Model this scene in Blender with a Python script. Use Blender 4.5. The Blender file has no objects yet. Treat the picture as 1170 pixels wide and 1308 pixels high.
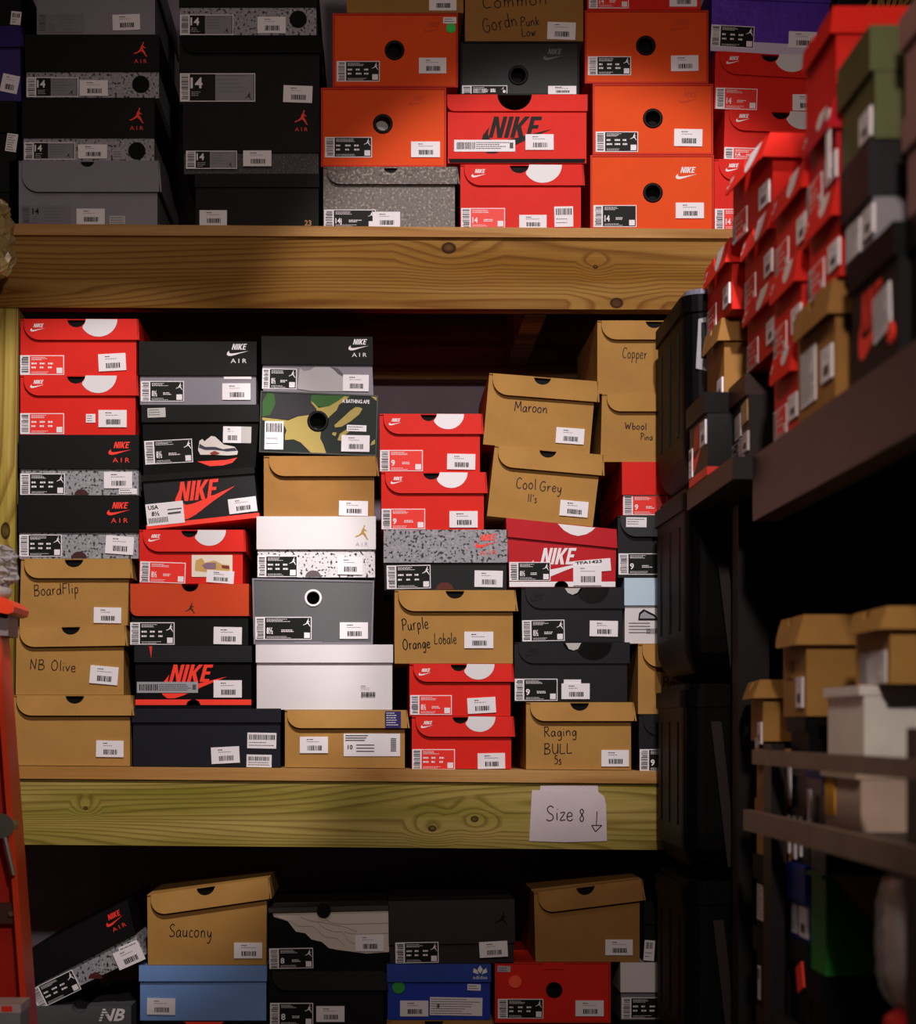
import bpy, math, random
from mathutils import Vector, Matrix
R = math.radians
SC = bpy.context.scene
COL = SC.collection
EYE, F, DM = 1.43, 2500.0, 10/3           # eye height, focal length in pixels, distance of the main shelves
K = DM / F                               # metres per pixel on the plane of the main shelves
U0, V0 = 480.0, 930.0

# ---------------------------------------------------------------- camera, world, lights, exposure
cd = bpy.data.cameras.new('camera'); cam = bpy.data.objects.new('camera', cd); COL.objects.link(cam)
cam.location = (0, 0, EYE); cam.rotation_euler = (R(90), 0, 0)
cd.sensor_width = 36; cd.sensor_fit = 'AUTO'; cd.lens = F / 1308 * 36
cd.shift_x = (585 - U0) / 1308; cd.shift_y = (V0 - 654) / 1308
cd.clip_start = .05
cd.dof.use_dof = True; cd.dof.focus_distance = 3.35; cd.dof.aperture_fstop = 4.6
SC.camera = cam
w = bpy.data.worlds.new('world'); SC.world = w; w.use_nodes = True
w.node_tree.nodes['Background'].inputs[0].default_value = (.9, .75, .68, 1)
w.node_tree.nodes['Background'].inputs[1].default_value = .02
vs = SC.view_settings; vs.view_transform = 'Standard'; vs.look = 'None'; vs.gamma = 1
vs.use_curve_mapping = False; vs.exposure = 0.0

def spot(name, loc, aim, power, size, blend, radius, col):
    l = bpy.data.lights.new(name, 'SPOT'); l.energy = power; l.spot_size = R(size); l.spot_blend = blend
    l.shadow_soft_size = radius; l.color = col
    o = bpy.data.objects.new(name, l); COL.objects.link(o); o.location = loc
    o.rotation_euler = (Vector(aim) - Vector(loc)).to_track_quat('-Z', 'Y').to_euler()
    return o
WARM = (1, .78, .64)
spot('ceiling_or_fill_spot', (.33, 1.75, 2.86), (.33, DM, 2.0), 88, 38, .35, .03, (1, .92, .90))
spot('ceiling_or_fill_spot', (-.12, 1.75, 2.86), (-.47, DM, 1.64), 112, 28.5, .35, .03, (1, .92, .88))
spot('ceiling_or_fill_spot', (.12, 1.75, 2.86), (.10, DM, 1.66), 42, 27, 1, .03, (1, .93, .90))  # added soft fill between the two ceiling spots, brightens the middle shelf
spot('aisle_fill', (.22, .55, 2.25), (.10, DM, 1.62), 54, 62, .6, .05, (1, .84, .74))  # added weak frontal fill for the back wall and dim bays
spot('aisle_fill', (-.15, 2.2, 2.9), (.55, 2.3, 1.45), 11, 40, .8, .05, (1, .80, .66))  # added low fill on the aisle faces of the lower rack
fl_ = bpy.data.lights.new('overhead_fill', 'AREA'); fl_.shape = 'RECTANGLE'; fl_.size = 1.2; fl_.size_y = .3; fl_.energy = 4; fl_.color = WARM  # added broad warm fill overhead, not a fitting of the room
fo_ = bpy.data.objects.new('overhead_fill', fl_); COL.objects.link(fo_); fo_.location = (-.2, 1.6, 3.05); fo_.rotation_euler = (R(25), 0, 0)

# ---------------------------------------------------------------- materials
def lin(h):
    h = h.lstrip('#'); c = [int(h[i:i+2], 16) / 255 for i in (0, 2, 4)]
    return tuple((x / 12.92 if x <= .04045 else ((x + .055) / 1.055) ** 2.4) for x in c) + (1,)
MC = {}
def nodes(m):
    m.use_nodes = True; nt = m.node_tree; return nt, nt.nodes['Principled BSDF']
def N(nt, t, **kw):
    n = nt.nodes.new(t)
    for k, v in kw.items():
        if k in n.inputs: n.inputs[k].default_value = v
        else: setattr(n, k, v)
    return n
def ramp(nt, fac, stops, const=False):
    r = nt.nodes.new('ShaderNodeValToRGB'); e = r.color_ramp.elements
    if const: r.color_ramp.interpolation = 'CONSTANT'
    e[0].position, e[0].color = stops[0]; e[1].position, e[1].color = stops[1]
    for p, c in stops[2:]:
        x = e.new(p); x.color = c
    nt.links.new(fac, r.inputs[0]); return r.outputs[0]
def paper(hexc, rough=.5, var=.10, bump=.08, spec=.4):
    """coloured card: slight mottling and a faint fibre relief"""
    key = ('p', hexc, rough, var, bump)
    if key in MC: return MC[key]
    m = bpy.data.materials.new('card_' + hexc.strip('#')); nt, b = nodes(m); L = nt.links
    c = lin(hexc); tc = N(nt, 'ShaderNodeTexCoord')
    n1 = N(nt, 'ShaderNodeTexNoise', Scale=14.0, Detail=5.0, Roughness=.6); L.new(tc.outputs['Object'], n1.inputs['Vector'])
    lo = tuple(x * (1 - var) for x in c[:3]) + (1,); hi = tuple(min(1, x * (1 + var)) for x in c[:3]) + (1,)
    L.new(ramp(nt, n1.outputs[0], [(.3, lo), (.7, hi)]), b.inputs['Base Color'])
    n2 = N(nt, 'ShaderNodeTexNoise', Scale=90.0, Detail=3.0); L.new(tc.outputs['Object'], n2.inputs['Vector'])
    bp = N(nt, 'ShaderNodeBump', Strength=bump, Distance=.002); L.new((n2 if bump >= .5 else n1).outputs[0], bp.inputs['Height']); L.new(bp.outputs[0], b.inputs['Normal'])
    b.inputs['Roughness'].default_value = rough; b.inputs['Specular IOR Level'].default_value = spec
    MC[key] = m; return m
def flat(hexc, rough=.6, metal=0, spec=.3):
    key = ('f', hexc, rough, metal)
    if key in MC: return MC[key]
    m = bpy.data.materials.new('print_' + hexc.strip('#')); nt, b = nodes(m)
    b.inputs['Base Color'].default_value = lin(hexc); b.inputs['Roughness'].default_value = rough
    b.inputs['Metallic'].default_value = metal; b.inputs['Specular IOR Level'].default_value = spec
    MC[key] = m; return m
def speckle(name, base, dark, light, scale=190, t1=.60, t2=.72):
    if name in MC: return MC[name]
    m = bpy.data.materials.new(name); nt, b = nodes(m); L = nt.links
    tc = N(nt, 'ShaderNodeTexCoord')
    n1 = N(nt, 'ShaderNodeTexNoise', Scale=float(scale), Detail=1.0, Roughness=.4); L.new(tc.outputs['Object'], n1.inputs['Vector'])
    a = ramp(nt, n1.outputs[0], [(0, lin(light)), (.36, lin(base)), (t1, lin(dark))], True)
    L.new(a, b.inputs['Base Color']); b.inputs['Roughness'].default_value = .55
    MC[name] = m; return m
def wood(name, light, dark, green, knots, o, seed=0.0, vertical=False, wave=26):
    m = bpy.data.materials.new(name); nt, b = nodes(m); L = nt.links
    tc = N(nt, 'ShaderNodeTexCoord')
    vec = tc.outputs['Object']
    mp = N(nt, 'ShaderNodeMapping'); L.new(vec, mp.inputs['Vector'])
    mp.inputs['Location'].default_value = (seed, seed * .7, seed * .3)
    mp.inputs['Scale'].default_value = (7, 5, .45) if vertical else (.45, 5, 7)
    big = N(nt, 'ShaderNodeTexNoise', Scale=1.5, Detail=1.5, Roughness=.4); L.new(mp.outputs[0], big.inputs['Vector'])
    sx = N(nt, 'ShaderNodeSeparateXYZ'); L.new(vec, sx.inputs[0])
    zz = N(nt, 'ShaderNodeMath', operation='MULTIPLY_ADD'); L.new(sx.outputs[0 if vertical else 2], zz.inputs[0]); zz.inputs[1].default_value = 2.6; L.new(big.outputs[0], zz.inputs[2])
    # swirl of the rings round each knot
    tot = zz.outputs[0]
    kd = None
    for (kx, kz, kr) in knots:
        sb = N(nt, 'ShaderNodeVectorMath', operation='SUBTRACT'); L.new(vec, sb.inputs[0]); sb.inputs[1].default_value = (kx, o, kz)
        sc = N(nt, 'ShaderNodeVectorMath', operation='MULTIPLY'); L.new(sb.outputs[0], sc.inputs[0])
        sc.inputs[1].default_value = (1 / kr, 0, .55 / kr) if vertical else (.8 / kr, 0, 1 / kr)
        ln = N(nt, 'ShaderNodeVectorMath', operation='LENGTH'); L.new(sc.outputs[0], ln.inputs[0])
        g = N(nt, 'ShaderNodeMapRange'); L.new(ln.outputs['Value'], g.inputs[0])
        g.inputs[1].default_value = 0; g.inputs[2].default_value = 7; g.inputs[3].default_value = .085; g.inputs[4].default_value = 0
        ad = N(nt, 'ShaderNodeMath', operation='ADD'); L.new(tot, ad.inputs[0]); L.new(g.outputs[0], ad.inputs[1]); tot = ad.outputs[0]
        if kd is None: kd = ln.outputs['Value']
        else:
            mn = N(nt, 'ShaderNodeMath', operation='MINIMUM'); L.new(kd, mn.inputs[0]); L.new(ln.outputs['Value'], mn.inputs[1]); kd = mn.outputs[0]
    mul = N(nt, 'ShaderNodeMath', operation='MULTIPLY'); L.new(tot, mul.inputs[0]); mul.inputs[1].default_value = wave
    pp = N(nt, 'ShaderNodeMath', operation='FRACT'); L.new(mul.outputs[0], pp.inputs[0])
    mid = tuple((a*.15+b_*.85) for a, b_ in zip(lin(light), lin(dark)))
    c1 = ramp(nt, pp.outputs[0], [(0, lin(light)), (.45, lin(light)), (.85, mid), (1.0, lin(light))])
    fine = N(nt, 'ShaderNodeTexNoise', Scale=1.0, Detail=6.0, Roughness=.7)
    mf = N(nt, 'ShaderNodeMapping'); L.new(vec, mf.inputs['Vector']); mf.inputs['Scale'].default_value = (260, 40, 7) if vertical else (7, 40, 260)
    L.new(mf.outputs[0], fine.inputs['Vector'])
    mx = N(nt, 'ShaderNodeMix', data_type='RGBA', blend_type='MULTIPLY'); mx.inputs[0].default_value = .55
    L.new(c1, mx.inputs[6]); L.new(ramp(nt, fine.outputs[0], [(.3, (.62, .56, .45, 1)), (.65, (1, 1, 1, 1))]), mx.inputs[7])
    blot = N(nt, 'ShaderNodeTexNoise', Scale=3.2, Detail=3.0); L.new(mp.outputs[0], blot.inputs['Vector'])
    m2 = N(nt, 'ShaderNodeMix', data_type='RGBA'); L.new(ramp(nt, blot.outputs[0], [(.42, (0, 0, 0, 1)), (.68, (1, 1, 1, 1))]), m2.inputs[0])
    L.new(mx.outputs[2], m2.inputs[6])
    gm = N(nt, 'ShaderNodeMix', data_type='RGBA', blend_type='MULTIPLY'); gm.inputs[0].default_value = 1; L.new(mx.outputs[2], gm.inputs[6]); gm.inputs[7].default_value = lin(green)
    L.new(gm.outputs[2], m2.inputs[7])
    out = m2.outputs[2]
    if kd is not None:
        m3 = N(nt, 'ShaderNodeMix', data_type='RGBA')
        L.new(ramp(nt, kd, [(0, (.55, .55, .55, 1)), (.5, (.75, .75, .75, 1)), (.8, (1, 1, 1, 1)), (1.0, (0, 0, 0, 1))]), m3.inputs[0])
        L.new(out, m3.inputs[6]); m3.inputs[7].default_value = lin('#241006'); out = m3.outputs[2]
    L.new(out, b.inputs['Base Color']); b.inputs['Roughness'].default_value = .7; b.inputs['Specular IOR Level'].default_value = .12
    bp = N(nt, 'ShaderNodeBump', Strength=.25, Distance=.002); L.new(fine.outputs[0], bp.inputs['Height']); L.new(bp.outputs[0], b.inputs['Normal'])
    return m

KRAFT = paper('#ac8044', .75, .10, .10, .15)
KRAFT2 = paper('#9a6e3a', .78, .12, .10, .15)
RED = paper('#d8241a', .55, .06, .08, .12); RED_D = paper('#b81622', .5, .05, .06, .15)
ORANGE = paper('#e04e1e', .65, .05, .05, .1); SLEEVE = paper('#c42a14', .55, .06, .05, .15)
ORLID = paper('#c8431f', .6, .06, .05, .15)
BLACK = paper('#0b0a0c', .55, .15, .12, .13); BLACK2 = paper('#15161a', .5, .10, .10, .18); BLK_D = paper('#060507', .6, .1, .1, .1)
GREY = paper('#807c88', .5, .06, .1); GREYL = paper('#77727e', .5, .05, .08); GREYD = paper('#55565a', .42, .06, .06)
WHITE = paper('#d8d3d6', .45, .03, .10); PURPLE = paper('#5a34b4', .28, .25, .5, .8); BLUE = paper('#6f95d2', .5, .05, .05)
ADIB = paper('#0f35a8', .45, .08, .06); MAROON = paper('#22151a', .5, .1, .06, .3); ICE = paper('#b7cfe2', .5, .03, .04)
OLIVE = paper('#4d5226', .55, .12, .08); NAVY = paper('#11131e', .5, .1, .08, .2); GREEN = paper('#0f7a26', .5, .1, .06)
CEMENT = speckle('cement_print', '#8d8b93', '#141317', '#a3a1a8', 215, .60)
CEMW = speckle('white_cement_print', '#d0cdd3', '#1c1a1e', '#e0dce4', 215, .61)
GLIT = speckle('glitter_print', '#5f554f', '#8f857c', '#3f3833', 240, .61)
DSPK = speckle('dark_speckle_print', '#1b191b', '#4a4648', '#0c0b0c', 300, .60)
PW, PB, PR, PG = flat('#e9e4ea'), flat('#08070a', .6, 0, .2), flat('#e8281c', .5), flat('#9c9aa2')
PORED, INK, GOLD = flat('#ff3a28', .5), flat('#2b130c', .6), flat('#a8823a', .5, .3)
DISC = flat('#d9d8dc', .45); GLOSSB = flat('#08080a', .15, 0, .6); TXT = flat('#4b484e'); TAN = flat('#b98a4e'); LAV = flat('#b3a9b8')
SILV = flat('#b9b6b4', .4)

# ---------------------------------------------------------------- mesh helpers
class MB:
    def __init__(s): s.v = []; s.f = []; s.mi = []; s.mats = []
    def m(s, mat):
        if mat not in s.mats: s.mats.append(mat)
        return s.mats.index(mat)
    def add(s, vs, fs, mat):
        o = len(s.v); s.v += [tuple(x) for x in vs]; i = s.m(mat)
        for f in fs: s.f.append([o + k for k in f]); s.mi.append(i)
    def prism(s, pts, y0, y1, mat):
        """pts: (x, z) outline; extruded from y0 (front) to y1 (back)"""
        a = sum(pts[i][0] * pts[(i+1) % len(pts)][1] - pts[(i+1) % len(pts)][0] * pts[i][1] for i in range(len(pts)))
        if a < 0: pts = pts[::-1]
        n = len(pts)
        vs = [(x, y0, z) for x, z in pts] + [(x, y1, z) for x, z in pts]
        fs = [list(range(n)), list(range(2 * n - 1, n - 1, -1))]
        for i in range(n):
            j = (i + 1) % n; fs.append([i, n + i, n + j, j])
        s.add(vs, fs, mat)
    def flat(s, pts, y, mat):
        a = sum(pts[i][0] * pts[(i+1) % len(pts)][1] - pts[(i+1) % len(pts)][0] * pts[i][1] for i in range(len(pts)))
        if a < 0: pts = pts[::-1]
        s.add([(x, y, z) for x, z in pts], [list(range(len(pts)))], mat)
    def box(s, a, b, mat):
        x0, y0, z0 = a; x1, y1, z1 = b
        s.add([(x0,y0,z0),(x1,y0,z0),(x1,y1,z0),(x0,y1,z0),(x0,y0,z1),(x1,y0,z1),(x1,y1,z1),(x0,y1,z1)],
              [(3,2,1,0),(4,5,6,7),(0,1,5,4),(1,2,6,5),(2,3,7,6),(3,0,4,7)], mat)
    def hexa(s, p, mat):   # 8 corners, bottom four then top four
        s.add(p, [(3,2,1,0),(4,5,6,7),(0,1,5,4),(1,2,6,5),(2,3,7,6),(3,0,4,7)], mat)
    def tube(s, pts, r, mat, n=8):
        rings = []
        for i, p in enumerate(pts):
            p = Vector(p); d = (Vector(pts[min(i+1, len(pts)-1)]) - Vector(pts[max(i-1, 0)])).normalized()
            a = d.orthogonal().normalized(); b = d.cross(a)
            rings.append([p + r * (math.cos(2*math.pi*k/n) * a + math.sin(2*math.pi*k/n) * b) for k in range(n)])
        vs = [v for q in rings for v in q]; fs = []
        for i in range(len(pts) - 1):
            for k in range(n): fs.append([i*n+k, i*n+(k+1) % n, (i+1)*n+(k+1) % n, (i+1)*n+k])
        fs += [list(range(n))[::-1], [(len(pts)-1)*n+k for k in range(n)]]
        s.add(vs, fs, mat)
    def loft(s, rings, mat, cap=True):
        n = len(rings[0]); vs = [v for q in rings for v in q]; fs = []
        for i in range(len(rings) - 1):
            for k in range(n): fs.append([i*n+k, i*n+(k+1) % n, (i+1)*n+(k+1) % n, (i+1)*n+k])
        if cap: fs += [list(range(n))[::-1], [(len(rings)-1)*n+k for k in range(n)]]
        s.add(vs, fs, mat)
    def build(s, name, parent=None, bevel=0, smooth=False):
        me = bpy.data.meshes.new(name); me.from_pydata(s.v, [], s.f)
        for m in s.mats: me.materials.append(m)
        for p, i in zip(me.polygons, s.mi): p.material_index = i; p.use_smooth = smooth
        me.update()
        o = bpy.data.objects.new(name, me); COL.objects.link(o)
        if parent: o.parent = parent
        if bevel:
            b = o.modifiers.new('bevel', 'BEVEL'); b.width = bevel; b.segments = 2; b.limit_method = 'ANGLE'
        return o
def empty(name, loc, label, cat, group=None, rz=0, ry=0):
    o = bpy.data.objects.new(name, None); COL.objects.link(o); o.location = loc; o.rotation_euler = (0, ry, rz); o.empty_display_size = .05
    tag(o, label, cat, group); return o
def tag(o, label, cat, group=None):
    o['label'] = label; o['category'] = cat
    if group: o['group'] = group
    return o
def struct(o): o['kind'] = 'structure'; return o
def arc(cx, cy, r, a0, a1, n=14, ry=None):
    ry = ry or r
    return [(cx + r * math.cos(R(a0 + (a1-a0)*i/n)), cy + ry * math.sin(R(a0 + (a1-a0)*i/n))) for i in range(n + 1)]

# printed letters come from Blender's own font, cached as flat meshes
GL = {}
def text_mesh(t, bold=False):
    if (t, bold) in GL: return GL[(t, bold)]
    c = bpy.data.curves.new('lettering', 'FONT'); c.body = t; c.size = 1; c.resolution_u = 2
    if bold: c.offset = .028
    o = bpy.data.objects.new('lettering', c); COL.objects.link(o)
    bpy.context.view_layer.update(); dg = bpy.context.evaluated_depsgraph_get()
    me = bpy.data.meshes.new_from_object(o.evaluated_get(dg))
    vs = [(v.co.x / .7, v.co.y / .7) for v in me.vertices]; fs = [list(p.vertices) for p in me.polygons]
    bpy.data.objects.remove(o); bpy.data.curves.remove(c); bpy.data.meshes.remove(me)
    x0 = min(v[0] for v in vs); vs = [(x - x0, y) for x, y in vs]
    GL[(t, bold)] = (vs, fs, max(v[0] for v in vs)); return GL[(t, bold)]
# handwriting: pen strokes on a unit grid (cap height 1)
HWD = {
 'B': (.62, [[(.05,0),(.06,.5),(.08,1)], [(.02,.95),(.4,.98),(.5,.8),(.4,.6),(.1,.52)], [(.1,.52),(.5,.45),(.58,.22),(.4,.03),(0,0)]]),
 'o': (.5, [[(.25,.55),(.05,.4),(.06,.12),(.25,0),(.42,.15),(.42,.42),(.25,.55),(.18,.5)]]),
 'a': (.52, [[(.42,.48),(.25,.55),(.05,.35),(.08,.06),(.25,.02),(.4,.25),(.43,.5),(.43,.15),(.52,0)]]),
 'r': (.4, [[(.06,.55),(.1,.3),(.1,0)], [(.1,.3),(.2,.52),(.38,.55)]]),
 'd': (.52, [[(.42,.4),(.25,.52),(.06,.35),(.08,.06),(.25,.02),(.4,.2),(.45,.6),(.45,1.0)], [(.45,.5),(.45,0)]]),
 'F': (.55, [[(.08,0),(.08,.5),(.1,1)], [(.08,.98),(.55,1.0)], [(.08,.55),(.45,.56)]]),
 'l': (.2, [[(.1,1),(.09,.5),(.12,0)]]),
 'i': (.2, [[(.1,.5),(.1,.2),(.12,0)], [(.1,.72),(.13,.76)]]),
 'p': (.5, [[(.08,.52),(.09,.0),(.08,-.42)], [(.09,.4),(.25,.56),(.42,.4),(.38,.1),(.22,.03),(.1,.12)]]),
 'N': (.72, [[(.05,0),(.08,1)], [(.08,1),(.55,.03)], [(.55,.03),(.62,1.05)]]),
 'O': (.7, [[(.35,1),(.08,.75),(.06,.25),(.3,0),(.58,.2),(.62,.7),(.35,1),(.25,.95)]]),
 'v': (.42, [[(.03,.5),(.2,.02)], [(.2,.02),(.4,.55)]]),
 'e': (.46, [[(.08,.28),(.38,.32),(.36,.5),(.2,.56),(.05,.35),(.1,.06),(.3,.0),(.44,.12)]]),
 'P': (.6, [[(.1,0),(.14,1)], [(.0,.9),(.3,1.05),(.58,.85),(.45,.58),(.15,.5)]]),
 'u': (.5, [[(.05,.52),(.06,.12),(.2,.02),(.38,.15),(.42,.52)], [(.42,.5),(.43,.1),(.5,.0)]]),
 'g': (.5, [[(.42,.48),(.25,.55),(.05,.35),(.1,.08),(.28,.06),(.42,.5),(.42,-.2),(.28,-.42),(.08,-.32)]]),
 'L': (.55, [[(.08,1),(.06,.5),(.08,.04),(.52,.06)]]),
 'b': (.5, [[(.07,1),(.08,.02)], [(.08,.3),(.25,.52),(.42,.35),(.36,.06),(.1,.02)]]),
 'M': (.85, [[(.04,0),(.12,1)], [(.12,1),(.4,.35)], [(.4,.35),(.7,1)], [(.7,1),(.8,0)]]),
 'n': (.52, [[(.06,.52),(.08,.02)], [(.08,.32),(.26,.55),(.42,.38),(.43,.0)]]),
 'C': (.62, [[(.58,.85),(.35,1),(.1,.75),(.05,.3),(.22,.03),(.55,.1)]]),
 'G': (.68, [[(.6,.85),(.35,1),(.08,.7),(.06,.25),(.3,.0),(.56,.15),(.6,.42)], [(.36,.42),(.66,.42)]]),
 'y': (.5, [[(.06,.52),(.1,.15),(.25,.05),(.4,.3)], [(.42,.52),(.38,-.1),(.2,-.42),(.05,-.35)]]),
 "'": (.15, [[(.08,1),(.04,.75)]]),
 '1': (.24, [[(.1,1),(.09,.5),(.1,0)]]),
 's': (.42, [[(.36,.5),(.2,.56),(.08,.42),(.3,.25),(.32,.06),(.15,-.02),(.04,.06)]]),
 'S': (.58, [[(.52,.88),(.3,1),(.08,.8),(.2,.55),(.45,.38),(.48,.12),(.22,0),(.02,.1)]]),
 'c': (.42, [[(.38,.48),(.22,.55),(.06,.35),(.08,.08),(.25,0),(.4,.08)]]),
 'W': (.9, [[(.04,1),(.2,.02)], [(.2,.02),(.42,.7)], [(.42,.7),(.6,.02)], [(.6,.02),(.85,1.0)]]),
 'R': (.62, [[(.07,0),(.08,1)], [(.02,.95),(.4,1),(.5,.78),(.38,.55),(.1,.5)], [(.2,.5),(.58,0)]]),
 'U': (.62, [[(.07,1),(.06,.3),(.2,.02),(.42,.08),(.55,.4),(.56,1)], [(.56,1),(.57,.02)]]),
 '5': (.5, [[(.45,1),(.12,1)], [(.12,1),(.1,.6),(.3,.62),(.45,.35),(.3,.03),(.04,.08)]]),
 'z': (.42, [[(.05,.5),(.38,.52),(.06,.02),(.42,.05)]]),
 '8': (.5, [[(.4,.85),(.25,1),(.08,.82),(.25,.55),(.42,.25),(.25,0),(.07,.22),(.25,.52),(.42,.8),(.38,.9)]]),
 'w': (.62, [[(.03,.5),(.15,.02)], [(.15,.02),(.3,.4)], [(.3,.4),(.42,.02)], [(.42,.02),(.6,.55)]]),
 'k': (.45, [[(.07,1),(.08,0)], [(.4,.55),(.1,.25)], [(.1,.25),(.42,0)]]),
 't': (.38, [[(.2,.9),(.18,.1),(.3,0)], [(.02,.58),(.36,.6)]]),
 'm': (.75, [[(.06,.52),(.08,.02)], [(.08,.32),(.22,.55),(.34,.38),(.35,.0)], [(.35,.32),(.5,.55),(.62,.38),(.64,.0)]]),
 'x': (.42, [[(.03,.52),(.4,0)], [(.4,.52),(.03,0)]]),
 ' ': (.45, []),
}
def smooth_line(p):
    if len(p) < 3: return p
    out = []
    for i in range(len(p) - 1):
        a, b, c, d = p[max(i-1, 0)], p[i], p[i+1], p[min(i+2, len(p)-1)]
        for k in range(5):
            t = k / 5
            out.append(tuple(.5 * (2*b[j] + (c[j]-a[j])*t + (2*a[j]-5*b[j]+4*c[j]-d[j])*t*t + (3*b[j]-a[j]-3*c[j]+d[j])*t**3) for j in (0, 1)))
    return out + [p[-1]]
def ribbon(p, w):
    l, r = [], []
    for i, q in enumerate(p):
        a, b = p[max(i-1, 0)], p[min(i+1, len(p)-1)]
        dx, dy = b[0]-a[0], b[1]-a[1]; n = math.hypot(dx, dy) or 1
        l.append((q[0] - dy/n*w/2, q[1] + dx/n*w/2)); r.append((q[0] + dy/n*w/2, q[1] - dx/n*w/2))
    vs = l + r; m = len(p)
    return vs, [[i, i+1, m+i+1, m+i] for i in range(m - 1)]
# emblem outlines, unit coordinates, y up
def shear(p, k=.24): return [(x + k*y, y) for x, y in p]
NIKE = [shear(q) for q in (
 [(0,0),(0,1),(.2,1),(.40,.40),(.40,1),(.58,1),(.58,0),(.38,0),(.18,.60),(.18,0)],
 [(.66,0),(.66,1),(.85,1),(.85,0)],
 [(.93,0),(.93,1),(1.12,1),(1.12,.60),(1.33,1),(1.55,1),(1.28,.53),(1.52,0),(1.30,0),(1.12,.42),(1.12,0)],
 [(1.60,0),(1.60,1),(2.08,1),(2.08,.83),(1.79,.83),(1.79,.60),(2.03,.60),(2.03,.43),(1.79,.43),(1.79,.17),(2.08,.17),(2.08,0)])]
SWOOSH = [(1,.37),(.62,.195),(.34,.05),(.20,0),(.09,.0),(.02,.06),(0,.15),(.03,.27),(.12,.40),(.10,.30),(.12,.22),(.19,.18),(.30,.19),(.5,.235)]
JUMP = [(.60,1.0),(.66,.97),(.67,.92),(.63,.87),(.60,.80),(.63,.72),(.70,.66),(.80,.60),(.78,.57),(.66,.60),(.60,.60),(.60,.52),(.72,.34),(.80,.12),(.88,.04),
        (.86,0),(.76,.04),(.70,.16),(.58,.30),(.48,.38),(.34,.30),(.16,.22),(.06,.20),(0,.16),(-.02,.22),(.06,.27),(.22,.33),(.38,.48),(.42,.62),(.48,.74),(.55,.84),(.57,.93),(.57,.98)]

# ---------------------------------------------------------------- the shoe box builder
RND = random.Random(7)
class Dec:
    """printed things on the end of a box, in box pixels (u right, v down)"""
    def __init__(s, X, y, rot=0, c=(0, 0), lift=0):
        s.X = X; s.mb = MB(); s.r = R(rot); s.c = c; s.lift = lift
        s.yf = y if callable(y) else (lambda u, v: y)
        s.y = s.yf(*c) if c != (0, 0) else (y if not callable(y) else 0)
    def T(s, u, v):
        if s.r:
            du, dv = u - s.c[0], v - s.c[1]; cs, sn = math.cos(s.r), math.sin(s.r)
            u, v = s.c[0] + du*cs + dv*sn, s.c[1] - du*sn + dv*cs      # positive angle: counter-clockwise
        return s.X(u, v)
    def rect(s, u0, v0, u1, v1, mat, lay=0, thick=False):
        s.poly([(u0,v0),(u1,v0),(u1,v1),(u0,v1)], mat, lay, thick)
    def poly(s, pts, mat, lay=0, thick=False):
        a = sum(pts[i][0] * pts[(i+1) % len(pts)][1] - pts[(i+1) % len(pts)][0] * pts[i][1] for i in range(len(pts)))
        if a > 0: pts = pts[::-1]
        q = [s.T(*p) for p in pts]; ys = [s.yf(*p) - s.lift - .0005 - lay * .0003 for p in pts]; n = len(q)
        if thick:
            yb_ = [s.yf(*p) + .0004 for p in pts]
            s.mb.add([(x, y, z) for (x, z), y in zip(q, ys)] + [(x, y, z) for (x, z), y in zip(q, yb_)],
                     [list(range(n)), list(range(2*n-1, n-1, -1))] + [[i, n+i, n+(i+1) % n, (i+1) % n] for i in range(n)], mat)
        else: s.mb.add([(x, y, z) for (x, z), y in zip(q, ys)], [list(range(n))], mat)
    def text(s, t, u, v, h, mat, lay=2, bold=False, wid=None, italic=0):
        if not t: return
        vs, fs, W = text_mesh(t, bold); k = h if wid is None else wid / W
        y = s.yf(u, v) - s.lift - .0005 - lay * .0003
        q = [s.T(u + (x + italic*yy) * k, v - yy * h) for x, yy in vs]
        s.mb.add([(a, y, b) for a, b in q], fs, mat)
    def lines(s, u0, v0, u1, n, dv, mat, lay=2, th=.45):
        for i in range(n):
            uu = u0; v = v0 + i*dv; end = u0 + (u1-u0) * RND.uniform(.6, 1)
            while uu < end:
                w = RND.uniform(1.2, 3.2); s.rect(uu, v, min(uu+w, end), v+th, mat, lay); uu += w + .5
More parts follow.
